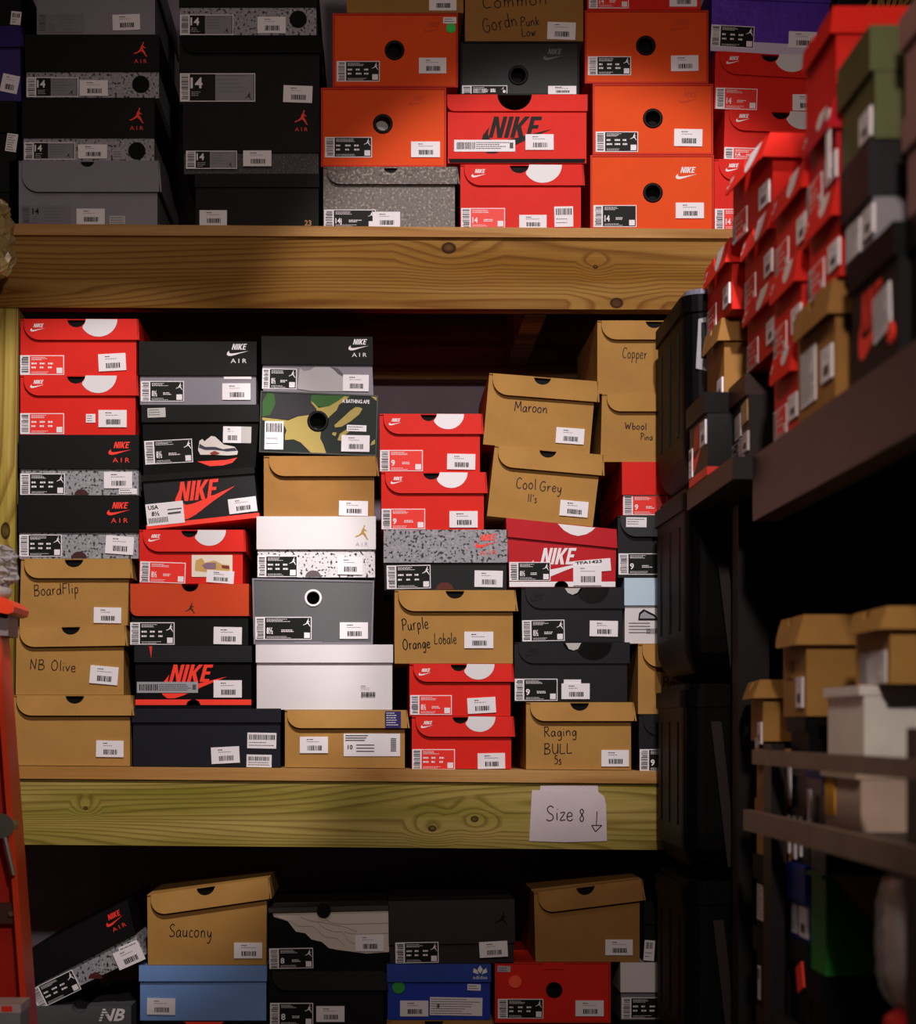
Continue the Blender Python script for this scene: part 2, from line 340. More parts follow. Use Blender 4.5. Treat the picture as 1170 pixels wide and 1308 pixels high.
def size_label(X, y, u0, v0, u1, v1, kind, size, rot, parent):
    d = Dec(X, y, rot, ((u0+u1)/2, (v0+v1)/2), .0009); W, H = u1-u0, v1-v0
    edge = PW if kind != 'g' else GREYL; fill = {'k': PB, 'K': PB, 'r': PR, 'g': GREYL}[kind]; tx = PW if kind != 'g' else TXT
    d.rect(u0, v0, u1, v1, edge, 0, True)
    bw = min(12.5, W*.22)
    y0 = v0 + 2
    while y0 < v1 - 1.5:                                   # barcode turned on its side
        t = RND.choice((.5, .8, 1.2)); d.rect(u0+1.8+RND.choice((0,0,1)), y0, u0+bw-1.8, min(y0+t, v1-1), PB if kind != 'g' else TXT, 1); y0 += t + RND.choice((.6, .9, 1.3))
    d.rect(u0+bw, v0+1, u1-1, v1-1, fill, 1)
    a = u0 + bw + 2
    if kind == 'K':                                          # big numerals and a grey panel
        d.text(size, a-1, v0 + H*.52, H*.36, PW, bold=True); d.lines(a, v0+H*.66, a+W*.16, 3, 2.2, PW)
        pu = u0 + W*.47
        d.rect(pu, v0+1, u1-2, v1-1, GREY, 2); d.lines(pu+2, v0+3, u1-8, 5, H*.14, TXT, 3)
        jump(d, u1-9, v1-2-H*.28, H*.28, PB, 3)
    elif kind == 'g':
        d.text(size, a, v0 + H*.45, H*.30, PB, bold=True); d.lines(a, v0+H*.58, a+8, 4, 2.6, TXT); d.lines(a+16, v0+3, u1-6, 5, H*.17, TXT)
    else:
        d.lines(a, v0+2.6, u1-W*.35, 3, 1.5, tx, th=.6)
        if size:
            d.text(size, a, v0 + H*.74, H*.27, tx, bold=True, wid=min(8, W*.12) if len(size) > 1 else None)
            d.lines(a+W*.26, v0+H*.56, u1-W*.26, 2, 1.9, tx, th=1.0)
            d.lines(a, v1-4.2, u1-W*.3, 2, 1.7, tx, th=.5)
        else:
            for k in range(3): d.lines(a + k*W*.19, v0+H*.38, a + k*W*.19 + W*.13, 2, H*.20, tx, th=2.2)
            d.lines(a, v1-4, u1-W*.3, 2, 1.7, tx, th=.5)
        q = min(7, H*.28); d.rect(u1-q-2.5, v1-q-2, u1-2.2, v1-2, PW, 2)
        if kind == 'k' and size in ('8', '8½', '', None) or kind == 'k' and size == '14j': jump(d, u1-6, v0+2, H*.36, PW, 2)
    return d.mb.build('size_label', parent)
def jump(d, u, v, h, mat, lay=2):
    d.poly([(u + (x-.43)*h, v + (1-y)*h) for x, y in JUMP], mat, lay)
def price(X, y, u0, v0, u1, v1, rot, parent, base=True):
    d = Dec(X, y, rot, ((u0+u1)/2, (v0+v1)/2), .0022); W, H = u1-u0, v1-v0
    if base: d.rect(u0, v0, u1, v1, PW, 0, True)
    d.lines(u0+W*.25, v0+H*.14, u0+W*.5, 1, 1, TXT, th=1.0); d.lines(u0+W*.25, v0+H*.28, u0+W*.78, 1, 1, PG, th=.7)
    u = u0 + W*.27; e = u0 + W*.78
    while u < e:
        t = RND.choice((.6, .9, 1.5)); d.rect(u, v0+H*.54, min(u+t, e), v0+H*.84, PB, 1); u += t + RND.choice((.35, .5, .8))
    return d.mb.build('price_sticker', parent)
def draw_line(d, t, u, v, h, mat, w=1.25, sp=.12, wid=None):
    tot = sum(HWD[c][0] + sp for c in t) * h; kx = (wid / tot) if wid else .82
    for ch in t:
        adv, strokes = HWD[ch]
        for st in strokes:
            jx, jy = RND.uniform(-.02, .02), RND.uniform(-.03, .03)
            p = [(u + (x+jx)*h*kx, v - (yy+jy)*h) for x, yy in smooth_line(st)]
            vs, fs = ribbon(p, w); y = d.yf(u, v) - .0004 - d.lift
            d.mb.add([(a, y, b) for a, b in (d.T(*q) for q in vs)], fs, mat)
        u += (adv + sp) * h * kx
def small_logo(d, u, v, w, mat, air=None, lay=0):
    """letters over the tick; (u, v) is its centre and top, w its width"""
    h = w * .27
    for q in NIKE: d.poly([(u - w*.28 + x*h*1.12, v + h - y*h) for x, y in q], mat, lay)
    d.poly([(u - w*.5 + x*w, v + h*2.05 - y*w*.62) for x, y in SWOOSH], mat, lay)
    if air: d.text('A I R', u - w*.32, v + h*2.05 + w*.32, w*.20, air, lay, wid=w*.72)
def big_logo(d, n, s, m1, m2):
    """n = (u, baseline v, letter height, width), s = (u, v bottom, width, height)"""
    k = n[3] / 2.3
    for q in NIKE: d.poly([(n[0] + x*k, n[1] - y*n[2]) for x, y in q], m1, 1)
    d.poly([(s[0] + x*s[2], s[1] - y/.4*s[3]) for x, y in SWOOSH], m2, 0)

def shoe_box(style, q, label, group, lid=26, body=KRAFT, lidm=None, notch=None, nr=11, decs=(), back=0, depth=.33, place=None, inset=5, over=3,
             base=None, flare=0, hole=None, ring=None, hfill=None, name='shoe_box', cat='shoe box', rim=2.2):
    """q: four corners tl, tr, br, bl in pixels of the main plane, or (u0, v0, u1, v1)"""
    if len(q) == 4 and not isinstance(q[0], tuple):
        q = ((q[0], q[1]), (q[2], q[1]), (q[2], q[3]), (q[0], q[3]))
    tl, tr, br, bl = q; lidm = lidm or body
    ou, ov = (bl[0] + br[0]) / 2, (bl[1] + br[1]) / 2
    X = lambda u, v: ((u - ou) * K, (ov - v) * K)
    if place: root = empty(name, place[0], label, cat, group, place[1], 0)
    else: root = empty(name, ((ou - U0) * K, DM + back, EYE + (V0 - ov) * K), label, cat, group)
    W = math.dist(tl, tr); ex = ((tr[0]-tl[0])/W, (tr[1]-tl[1])/W)
    Hh = math.dist(tl, bl); ey = ((bl[0]-tl[0])/Hh, (bl[1]-tl[1])/Hh)
    P = lambda a, b: X(tl[0] + ex[0]*a + ey[0]*b, tl[1] + ex[1]*a + ey[1]*b)
    yb, yl = 0.0, -.0042
    cutn = lambda n, r, b0, sgn=1: [(n - r*math.cos(t), b0 + r*.92*math.sin(t)) for t in [math.pi*i/12 for i in range(13)]]
    if style == 'flap':
        m = MB(); t = 1.2
        top = [P(0, t)] + ([P(a, b) for a, b in cutn(notch, nr, t)] if notch else []) + [P(W, t)]
        m.prism(top + [X(*br), X(*bl)], 0, depth, body)
        if notch: m.flat([P(a, b) for a, b in cutn(notch, nr-.15, t)], .0035, BLK_D)  # black face paints the shaded box interior behind the notch
        m.build('body', root)
        m = MB(); c = min(lid*.75, 22); fl = flare
        pts = [(inset, 0)] + (cutn(notch, nr, 0) if notch else []) + [(W+over, 0), (W+over, lid)] + \
              [(inset + c + c*math.cos(R(a)), lid - c + c*math.sin(R(a))) for a in range(90, 181, 12)]
        if fl:
            F_ = [P(a, b) for a, b in pts]; n = len(F_)
            yy = [yl - fl*(b/lid) for a, b in pts]
            A = [(x, y, z) for (x, z), y in zip(F_, yy)] + [(x, y+.002, z) for (x, z), y in zip(F_, yy)]
            ar = sum(F_[i][0]*F_[(i+1) % n][1] - F_[(i+1) % n][0]*F_[i][1] for i in range(n))
            idx = list(range(n)); fs = [idx if ar > 0 else idx[::-1], [n+i for i in (idx[::-1] if ar > 0 else idx)]] + [[i, (i+1) % n, n+(i+1) % n, n+i] for i in range(n)]
            m.add(A, fs, lidm)
            g = fl*.8/K
            a0, a1, b0, b1 = P(W+1, 0), P(W+over, 0), P(W+1+g, lid), P(W+over+g, lid)
            m.hexa([(b0[0],yl-fl,b0[1]),(b1[0],yl-fl,b1[1]),(b1[0],depth,b1[1]),(b0[0],depth,b0[1]),(a0[0],yl,a0[1]),(a1[0],yl,a1[1]),(a1[0],depth,a1[1]),(a0[0],depth,a0[1])], lidm)
        else:
            m.prism([P(a, b) for a, b in pts], yl, yl + .0018, lidm)
            m.prism([P(W+.8, 0), P(W+over, 0), P(W+over, lid), P(W+.8, lid)], yl + .0018, depth, lidm)
        m.prism([P(0, 0), P(W+.8, 0), P(W+.8, t), P(0, t)], yl + .0018, depth, lidm)
        m.build('lid', root)
    elif style == 'deep':
        m = MB(); bt = base or 0
        m.prism([P(1, lid), P(W-1, lid), X(br[0]-1, br[1]-bt), X(bl[0]+1, bl[1]-bt)], 0, depth, body); m.build('body', root)
        yl = -.0055; m = MB(); c = 9 if notch else 0
        top = [P(0, 0)] + ([P(a, b) for a, b in cutn(notch, nr, 0)] if notch else []) + [P(W, 0)]
        low = [P(W, lid)] + ([P(c + c*math.cos(R(a)), lid - c + c*math.sin(R(a))) for a in range(90, 181, 15)] if c else [P(0, lid)])
        m.prism(top + low, yl, depth + .002, lidm); m.build('lid', root)
    elif style == 'drawer':
        m = MB(); t = rim
        A, B, C_, D_ = tl, tr, br, bl
        def ins(k):    # inset corners
            return [P(k, k), P(W-k, k), (X(br[0]-k*ex[0]-k*ey[0], br[1]-k*ex[1]-k*ey[1])), (X(bl[0]+k*ex[0]-k*ey[0], bl[1]+k*ex[1]-k*ey[1]))]
        o4, i4 = ins(0), ins(t)
        for k in range(4): m.prism([o4[k], o4[(k+1) % 4], i4[(k+1) % 4], i4[k]], 0, depth, lidm)
        m.build('sleeve', root)
        d4 = ins(t + .25); m = MB()
        if hole:
            hx, hz = X(*hole[:2]); r = hole[2] * K
            mid_t = ((d4[0][0] + (d4[1][0]-d4[0][0])*.5), d4[0][1] + (d4[1][1]-d4[0][1])*.5)
            ft = lambda x, a, b: a[1] + (b[1]-a[1]) * (x-a[0])/(b[0]-a[0])
            tp, bp = (hx, ft(hx, d4[0], d4[1])), (hx, ft(hx, d4[3], d4[2]))
            L_ = [d4[0], tp] + arc(hx, hz, r, 90, 270, 16) + [bp, d4[3]]
            Rr = [tp, d4[1], d4[2], bp] + arc(hx, hz, r, -90, 90, 16)
            m.prism(L_, .0015, .0035, body); m.prism(Rr, .0015, .0035, body)
            m.prism(d4, .03, depth-.002, hfill or BLK_D)  # dark by default, painting the shaded interior behind the hole
        else: m.prism(d4, .0015, depth-.002, body)
        m.build('drawer', root); yb = .0015; yl = .0015
        if ring:
            m = MB(); n = 24
            rings = []
            for k in range(n):
                a = 2*math.pi*k/n; cs, sn = math.cos(a), math.sin(a); q_ = []
                for j in range(8):
                    b = 2*math.pi*j/8; rr = r + .0016 + (.0028 if ring is not PW else .0022)*math.cos(b); q_.append((hx + rr*cs, .0008 + .0022*math.sin(b), hz + rr*sn))
                rings.append(q_)
            vs = [v for q_ in rings for v in q_]; fs = [[i*8+j, i*8+(j+1) % 8, ((i+1) % n)*8+(j+1) % 8, ((i+1) % n)*8+j] for i in range(n) for j in range(8)]
            m.add(vs, fs, ring); m.build('eyelet', root, smooth=True)
    if base and style == 'deep':
        m = MB(); bm_ = decs and base
        m.prism([X(bl[0], bl[1]-base), X(br[0], br[1]-base), X(*br), X(*bl)], -.001, depth, PORED if body in (BLACK, BLACK2, BLK_D) else PW); m.build('bottom_band', root)
    for dd in decs:
        k = dd[0]; a = dd[1:]
        def ysurf(u, v):
            du, dv = u - tl[0], v - tl[1]; det = ex[0]*ey[1]-ex[1]*ey[0]
            b = (ex[0]*dv - ex[1]*du)/det
            if style == 'drawer': return yb
            if style == 'flap' and flare and b < lid: return yl - flare*max(0, min(1, b/lid))
            return yl if b < lid + .5 else 0.0
        if k == 'S':
            u0, v0, u1, v1, kind, size = a[:6]; rot = a[6] if len(a) > 6 else 0
            size_label(X, min(ysurf((u0+u1)/2, v0+2), ysurf((u0+u1)/2, v1)), u0, v0, u1, v1, kind, size, rot, root)
        elif k == 'P':
            u0, v0, u1, v1 = a[:4]; rot = a[4] if len(a) > 4 else 0
            price(X, min(ysurf((u0+u1)/2, v0+2), ysurf((u0+u1)/2, v1-2)), u0, v0, u1, v1, rot, root)
        elif k == 'p':
            price(X, ysurf(a[0], a[1]), *a[:4], 0, root, base=False)
        elif k == 'N':
            u, v, w_, mat = a[:4]; d = Dec(X, ysurf, a[5] if len(a) > 5 else 0, (u, v)); small_logo(d, u, v, w_, mat, a[4] if len(a) > 4 else None); d.mb.build('logo', root)
        elif k == 'B':
            d = Dec(X, ysurf(a[0][0], a[0][1]), a[4] if len(a) > 4 else 0, (a[0][0], a[0][1])); big_logo(d, *a[:4]); d.mb.build('logo', root)
        elif k == 'J':
            u, v, h, mat = a[:4]; d = Dec(X, ysurf); jump(d, u, v, h, mat, 0)
            if len(a) > 4 and a[4]: d.text('A I R', u-h*.42, v+h*1.42, h*.26, a[4], 0, wid=h*.85)
            d.mb.build('logo', root)
        elif k == 'H':
            t, u, v, h, mat = a[:5]; d = Dec(X, ysurf(u, v), a[5] if len(a) > 5 else 0, (u, v)); draw_line(d, t, u, v, h, mat, a[6] if len(a) > 6 else 1.25, .12, a[7] if len(a) > 7 else None); d.mb.build('handwriting', root)
        elif k == 'D':  # black discs stand for finger holes, their dark inside painted on
            u, v, r_, mat = a; d = Dec(X, ysurf(u, v), lift=.0018); d.poly(arc(u, v, r_, 0, 345, 23), mat, 0, True); d.mb.build('sticker_or_hole', root)
        elif k == 'Q':       # pale half disc printed on the lid
            u, v, r_, mat = a[:4]; d = Dec(X, ysurf); pts = [(u + r_*math.cos(R(t)), v + r_*.95*math.sin(R(t)) + .5) for t in range(0, 181, 6)]
            if notch:
                nu, nv = tl[0] + ex[0]*notch, tl[1] + ex[1]*notch
                pts = [q_ for q_ in pts if math.dist(q_, (nu, nv)) > nr + .3]
                a1 = math.atan2(pts[-1][1]-nv, pts[-1][0]-nu)
                pts += [(nu + (nr+.3)*math.cos(a1*k/6), nv + (nr+.3)*math.sin(a1*k/6) + .2) for k in range(5, -1, -1)]
            d.poly(pts, mat, 0)
            o = d.mb.build('lid_print', root)
        elif k == 'C':       # half hole at the bottom edge
            u, v, r_, mat = a; d = Dec(X, ysurf(u, v-2)); d.poly([(u + r_*math.cos(R(t)), v - r_*.85*math.sin(R(t))) for t in range(0, 181, 12)], mat, 0); d.mb.build('thumb_notch', root)
        elif k == 'T':
            t, u, v, h, mat = a[:5]; o_ = a[5] if len(a) > 5 else {}
            d = Dec(X, ysurf(u, v), o_.get('rot', 0), (u, v), .0012 if o_.get('lay') else 0); d.text(t, u, v, h, mat, o_.get('lay', 0), o_.get('bold', False), o_.get('wid'), o_.get('it', 0)); d.mb.build('lettering', root)
        elif k == 'L':
            u0, v0, u1, v1, mat = a[:5]; rot = a[5] if len(a) > 5 else 0; mode = a[6] if len(a) > 6 else 'lines'
            d = Dec(X, min(ysurf((u0+u1)/2, v0+1), ysurf((u0+u1)/2, v1-1) if 'barcode' not in mode else 0), rot, ((u0+u1)/2, (v0+v1)/2), .0012); d.rect(u0, v0, u1, v1, mat, 0, True)
            tm = PW if mat not in (PW, SILV, LAV, PG) else TXT
            if mode == 'lines': d.lines(u0+1.5, v0+2, u1-2, max(1, int((v1-v0)/3.2)), 3, tm, 1, .9)
            elif mode == 'strip':
                u = u0+3
                while u < u0+(u1-u0)*.33:
                    t = RND.choice((.6, 1, 1.4)); d.rect(u, v0+3, u+t, v1-3, PB, 1); u += t + .8
                d.lines(u0+(u1-u0)*.36, v0+3, u1-6, 4, (v1-v0-5)/4, TXT, 1, 1.0); d.rect(u1-7, v0+3.5, u1-2.5, v1-4, TXT, 1)
            elif mode == 'bars':
                u = u0+2
                while u < u1-3:
                    t = RND.choice((.6, 1, 1.4)); d.rect(u, v0+2.5, u+t, v0+2.5+(v1-v0)*.32, PB, 1); u += t + .7
                d.lines(u0+2, v0+(v1-v0)*.6, u1-3, 2, (v1-v0)*.18, TXT, 1, .9)
            d.mb.build('sticker', root)
        elif k == 'Z':       # free polygons: list of (points, material, layer)
            d = Dec(X, ysurf(*a[1])); d.lift = .0012 if a[0] in ('barcode', 'shoe_picture') else 0; [d.poly(p, m_, l_) for p, m_, l_ in a[2]]; o = d.mb.build(a[0], root)
            if a[0] in ('barcode', 'camouflage_print'): o['kind'] = 'stuff'
        elif k == 'X':       # a piece with thickness
            d = MB(); u0, v0, u1, v1, mat, th = a[1:7]; y = ysurf((u0+u1)/2, v1-1)
            d.prism([X(u0,v0), X(u1,v0), X(u1-1.5,v1), X(u0+1.5,v1)], y-th, y, mat); d.build(a[0], root)
    return root

GT, GM_, GB = 'shoe boxes on the top shelf', 'shoe boxes on the middle shelf', 'shoe boxes on the bottom shelf'
def red(q, label, group, P=None, S=None, size='', lid=27, decs=(), Srot=0, Prot=0, disc=DISC, col=RED, **kw):
    if isinstance(q[0], tuple): u0, v0 = q[0]; W = q[1][0] - u0
    else: u0, v0 = q[0], q[1]; W = q[2] - u0
    f = W / 150; kw.setdefault('flare', .0025)
    sl = 0 if not isinstance(q[0], tuple) else (q[1][1]-q[0][1]) / W
    d = [('Q', u0 + 102*f, v0 + sl*102*f, 24*f, disc), ('N', u0 + 23*f, v0 + 6 + sl*23*f, 19*f, PW)]
    if S: d.append(('S', *S, 'r', size, Srot))
    if P: d.append(('P', *P, Prot))
    return shoe_box('flap', q, label, group, lid, col, notch=73*f, nr=12*f, decs=d + list(decs), **kw)
def card(q, label, group, lid=27, n=None, decs=(), body=KRAFT, **kw):
    kw.setdefault('flare', .0055)
    return shoe_box('flap', q, label, group, lid, body, notch=n, nr=kw.pop('nr', 12), decs=decs, **kw)
def orange(q, label, group, hole, decs=(), **kw):
    return shoe_box('drawer', q, label, group, body=ORANGE, lidm=SLEEVE, hole=(*hole, 9.5), ring=PB, decs=decs, **kw)
def jordan(q, label, group, lid, bodym, lidm=BLACK, decs=(), **kw):
    return shoe_box('deep', q, label, group, lid, bodym, lidm, decs=decs, **kw)

# ---------------------------------------------------------------- structure: room, shelves, posts
WALL = paper('#a89db0', .8, .08, .2, .15); DARKW = paper('#4a342a', .8, .12, .2, .15); FLOORM = paper('#4b4744', .7, .15, .3, .2)
def quadbox(name, u0, u1, vt0, vt1, vb0, vb1, y0, y1, mat, kind=None, parent=None):
    """a board: pixel outline on the plane of the shelves, left top/bottom and right top/bottom, from depth y0 to y1"""
    m = MB(); X = lambda u, v: ((u-U0)*K, EYE + (V0-v)*K)
    m.prism([X(u0, vt0), X(u1, vt1), X(u1, vb1), X(u0, vb0)], y0, y1, mat); return m.build(name, parent)
m = MB(); m.box((-2.2, -1.2, -.05), (2.4, 4.2, 0), FLOORM); struct(m.build('floor'))
m = MB(); m.box((-2.2, DM+.58, 0), (2.4, DM+.68, 3.1), WALL); struct(m.build('wall_back'))
m = MB(); m.box((1.55, -1.2, 0), (1.65, DM+.58, 3.1), DARKW); struct(m.build('wall_right'))
m = MB(); m.box((-1.6, -1.2, 0), (-1.5, DM+.58, 3.1), WALL); struct(m.build('wall_left'))
m = MB(); m.box((-2.2, -1.2, 3.1), (2.4, 4.2, 3.2), DARKW); struct(m.build('ceiling'))

SH = 'timber shelves'
def sl(u, a, b): return a + (b-a) * (u+300) / 1500      # slight fall of the shelves to the right
YT, YM = (286.5, 297.6), (975.8, 987.4)
zt = EYE + (V0-349)*K; zm = EYE + (V0-1042)*K
WUP = wood('pine_beam_upper', '#a0783e', '#74491c', '#d8c88a', [((573-U0)*K, EYE+(V0-318)*K, .011), ((787-U0)*K, EYE+(V0-388)*K, .010), ((760-U0)*K, EYE+(V0-342)*K, .004)], DM-.006, 1.3, wave=24)
WLO = wood('pine_beam_lower', '#b09a58', '#7d682e', '#c6d08c', [((606-U0)*K, EYE+(V0-1046)*K, .006), ((552-U0)*K, EYE+(V0-1058)*K, .006), ((110-U0)*K, EYE+(V0-1032)*K, .0035)], DM-.006, 4.7, wave=30)
WPL = wood('plywood_edge', '#c0945f', '#a37444', '#e8d8b0', [], 0, 2.0, wave=9)
WPO = wood('pine_post', '#c0a85c', '#8f6c30', '#c8cc88', [((7-U0)*K, EYE+(V0-678)*K, .009)], DM-.0, 3.1, True, wave=14)
shelf = empty('timber_shelving', (0, DM, 0), 'pine shelving with three deep board shelves of shoe boxes against the grey wall', 'shelving')
def S_(o): o.parent = shelf; o.matrix_parent_inverse = Matrix.Translation((0, -DM, 0)); return o
quads = [('shelf_board', -300, 1200, YT[0], YT[1], YT[0]+15, YT[1]+11, DM-.016, DM+.56, WPL),
         ('front_beam', -300, 1200, YT[0]+15, YT[1]+11, YT[0]+106, YT[1]+100, DM-.006, DM+.032, WUP),
         ('shelf_board', -300, 1200, YM[0], YM[1], YM[0]+16, YM[1]+16, DM-.012, DM+.56, WPL),
         ('front_beam', -300, 1200, YM[0]+16, YM[1]+16, YM[0]+100, YM[1]+101, DM-.006, DM+.032, WLO),
         ('shelf_board', -300, 1200, 1390, 1390, 1406, 1406, DM-.012, DM+.56, WPL),
         ('front_beam', -300, 1200, 1406, 1406, 1492, 1492, DM-.006, DM+.032, WLO)]
for n_, *a in quads: S_(quadbox(n_, *a[:6], a[6], a[7], a[8]))
RB = wood('pine_rail_back', '#946b42', '#6a4426', '#a08a60', [], 0, 8.0, wave=12)
for a in ((YT[0]+15, YT[1]+11, 412, 418), (YM[0]+16, YM[1]+16, 1078, 1084), (1406, 1406, 1492, 1492)):
    S_(quadbox('back_rail', -300, 1200, a[0], a[1], a[2], a[3], DM+.515, DM+.555, RB))
for u0_, u1_ in ((672, 700),):
    S_(quadbox('cross_joist', u0_, u1_, 301, 301, 398, 398, DM+.034, DM+.513, RB))
m = MB(); XP = lambda u, v: ((u-U0)*K, EYE + (V0-v)*K)
m.prism([XP(-50, 392.3), XP(23, 392.8), XP(15.5, 978.4), XP(-50, 978)], DM, DM+.07, WPO); S_(m.build('post'))
S_(quadbox('post', -50, 15, 1076.5, 1077, 1389.5, 1389.5, DM+.0, DM+.07, WPO))
S_(quadbox('post', -50, 22, 1492.5, 1492.5, V0+EYE/K-.5, V0+EYE/K-.5, DM+.0, DM+.07, WPO))
S_(quadbox('post', 1080, 1150, 1492.5, 1492.5, V0+EYE/K-.5, V0+EYE/K-.5, DM+.0, DM+.07, WPO))
S_(quadbox('post', 1080, 1150, 395.7, 396, 987, 987.2, DM+.0, DM+.07, WPO))
S_(quadbox('post', 1080, 1150, 1087, 1087, 1389.5, 1389.5, DM+.0, DM+.07, WPO))


# ---------------------------------------------------------------- top shelf, column by column
def yt(u): return -.8 + YT[0] + (YT[1]-YT[0]) * (u+300) / 1500
def ym(u): return -.8 + YM[0] + (YM[1]-YM[0]) * (u+300) / 1500
def fl(u0, v0, u1, f, vr=None):      # a box whose base follows the shelf
    return ((u0, v0), (u1, v0 if vr is None else vr), (u1, f(u1)), (u0, f(u0)))
jl = lambda u0, v0, u1, v1, s='14': ('S', u0, v0, u1, v1, 'K', s)
card(fl(24, 206, 201, yt), 'pale grey shoe box with a grey size 14 label, lowest of the leftmost full stack', GT, 41, 88, [('S',27,263,90,287,'g','14'), ('P',98,267,134,287), ('L',140,276,160,286.5,SILV)], body=GREY, nr=9)
jordan((29,126,198,205.5), 'red logo black shoe box with cement print base, directly on the pale grey box', GT, 51, CEMENT, decs=[jl(31,182,96,204), ('P',100,185,137,203), ('D',175,193,11,BLK_D), ('J',175,139,20,PORED,PORED), ('L',144,192,160,204,PG)])
jordan((33,45.5,204,125.5), 'red logo black shoe box with cement print base, second from top of its stack', GT, 47, CEMENT, decs=[jl(34,99,100,124), ('P',102,103,138,123), ('D',180,108,11,BLK_D), ('J',180,55,19,PORED,PORED)])
card((47,-45,198,45), 'plain grey shoe box cut by the picture top, with a faded label', GT, 40, None, [('S',48,18,107,42,'g',''), ('P',144,19,179,39,2)], body=GREY)
jordan(fl(249,223,408,yt), 'plain black shoe box with small tan number 23 at its lower corner', GT, 17, BLACK, decs=[('P',255,269,290,288.5), ('T','23',389,288,6.5,TAN,{'bold':True})])
jordan((234,134,408,222.5), 'black shoe box with red logo and dark speckled base, on the number 23 box', GT, 62, DSPK, decs=[jl(238,194,303,217), ('P',311,194,347,214), ('J',385,142,19,PORED,PORED)])
card((229,46,408,133.5), 'all black shoe box with large white 14 on a wide label', GT, 24, None, [('S',230,94,326,130,'K','14'), ('P',362,110,399,131.5,-2)], body=BLACK, inset=3)
jordan((229,-42,405,45.5), 'cement print shoe box with large 14 label, topmost visible beside the orange stack', GT, 52, CEMENT, decs=[jl(230,19,298,45), ('P',329,22,365,43), ('D',381,25,11,BLK_D)])
card(fl(413,214,581,yt), 'brown grey shoe box with glittery speckles under the orange boxes', GT, 23, 86, [('S',414,268,480,291.5,'k','14j'), ('P',476,271,511,291)], body=GLIT, nr=9)
orange((410,112,570,213), 'orange sliding shoe box with pale disc in its finger hole, on the glitter box', GT, (489,158), [('S',415,175,475,201,'k',''), ('P',525,181,562,201), ('N',534,122,22,ORLID)], hfill=SILV)
orange((425,17,585,111.5), 'orange sliding shoe box with a bright green dot sticker', GT, (504,64), [('S',430,78,485,104,'k',''), ('P',535,74,570,94), ('D',576,36,6,flat('#2fd25a')), ('L',566,22,583,30,PW), ('N',553,28,24,ORLID)])
card((443,-75,592,16.5), 'kraft shoe box at the top edge above the green dotted orange box', GT, 27, None, [('P',548,-6,583,14)], body=KRAFT2)
red(fl(588,211,742,yt), 'red half disc shoe box with two price stickers, on the top shelf board', GT, (663,275,698,292.5), (589,266,645,291.5), '14', 27, [('L',708,264,732,290,PW,1,'bars')])
shoe_box('deep', (571,122,750,208.5), 'red shoe box with large black tick logo in the middle of the top shelf', GT, 21, RED, RED, base=None,
    decs=[('B', (624,176,27,68), (614,196,92,34), PB, PB), ('L',580,179,658,194,PW,0,'strip'), ('P',671,172,707,192), ('X','bottom_band',573,203,748,208,BLK_D,.001), ('C',662,143,1,RED)], notch=86, nr=22)
shoe_box('drawer', (588,53,740,121.5), 'charcoal sliding shoe box between two orange stacks', GT, body=BLACK2, lidm=BLACK, hole=(662,96,9.5), ring=PB,
    decs=[('S',590,109,648,120.5,'k',''), ('P',700,110,736,120.5), ('N',707,62,26,flat('#5a5a5e'))])
card((594,-60,745,52.5), 'kraft shoe box with brown handwriting in three lines above the charcoal sliding box', GT, 27, None,
    [('H','Gordn',618,42,18,INK,12,1.4,46), ('H','Punk',665,34,12,INK,4), ('H','Low',667,47,11,INK,5), ('H','Common',617,11,17,INK,4,1.4,84), ('P',699,29,735,51,-2)], body=KRAFT2)
orange(fl(754,198,912,yt), 'orange sliding shoe box with pale outlined tick logo, standing on the top shelf board', GT, (834,246), [('S',758,262,813,290,'k','14'), ('P',863,259,899,279), ('N',877,213,28,PW)])
orange((757,107,911,197.5), 'orange sliding shoe box with a glaring label, middle of the full orange stack', GT, (834,151), [('S',761,168,815,194,'k',''), ('P',861,165,897,187,-1), ('N',880,117,26,ORLID), ('X','tab',818,107.3,850,109.3,SLEEVE,.001)])
orange((747,13,905,106.5), 'orange sliding shoe box at the top of the full orange stack', GT, (825,58), [('S',751,72,806,96,'k',''), ('P',857,71,892,91,1), ('N',870,24,28,ORLID)])
red((750,-62,895,12.5), 'red shoe box cut by the top edge, resting on the topmost orange box', GT, (855,-10,890,9), (752,-12,803,11), '14', 27)
red(fl(912.5,204,1060,yt), 'red shoe box on the shelf board mostly hidden behind the side shelf boxes', GT, (1010,268,1046,290), (913,267,966,294), '14', 28)
red(((926,140),(1071,146),(1068,203.5),(924,203.5)), 'slightly tilted red shoe box, second up beside the orange stack', GT, (1020,182,1056,202), (925,189,979,204,), '14', 27, Srot=-2)
red(((914,66),(1056,74),(1055,145.2),(912,139.2)), 'tilted red shoe box directly under the purple crocodile box', GT, (1012,121,1048,142), (914,113,967,140), '14', 29, Srot=-2)
shoe_box('deep', ((909,-22),(1061,-16),(1060,73.8),(907,65.3)), 'glossy purple crocodile textured shoe box with a white lower band', GT, 21, PURPLE, PURPLE, base=None,
    decs=[('Z','bottom_band',(980,60),[([(907.5,51),(1060,59),(1060,73.4),(907.3,65)],flat('#c9c0da'),0)]), ('S',908,33,963,61,'k','',-3), ('P',1007,41,1043,62,-2)])
for i, (v0, v1, t_) in enumerate(((32,119,'red shoe box under the black and gold box at the far top right'),(119.5,206,'red shoe box in the hidden top right stack, middle one'),(206.5,None,'red shoe box in the hidden top right stack, on the board'))):
    q = (1072, v0, 1215, v1) if v1 else fl(1072, v0, 1215, yt)
    red(q, t_, GT)
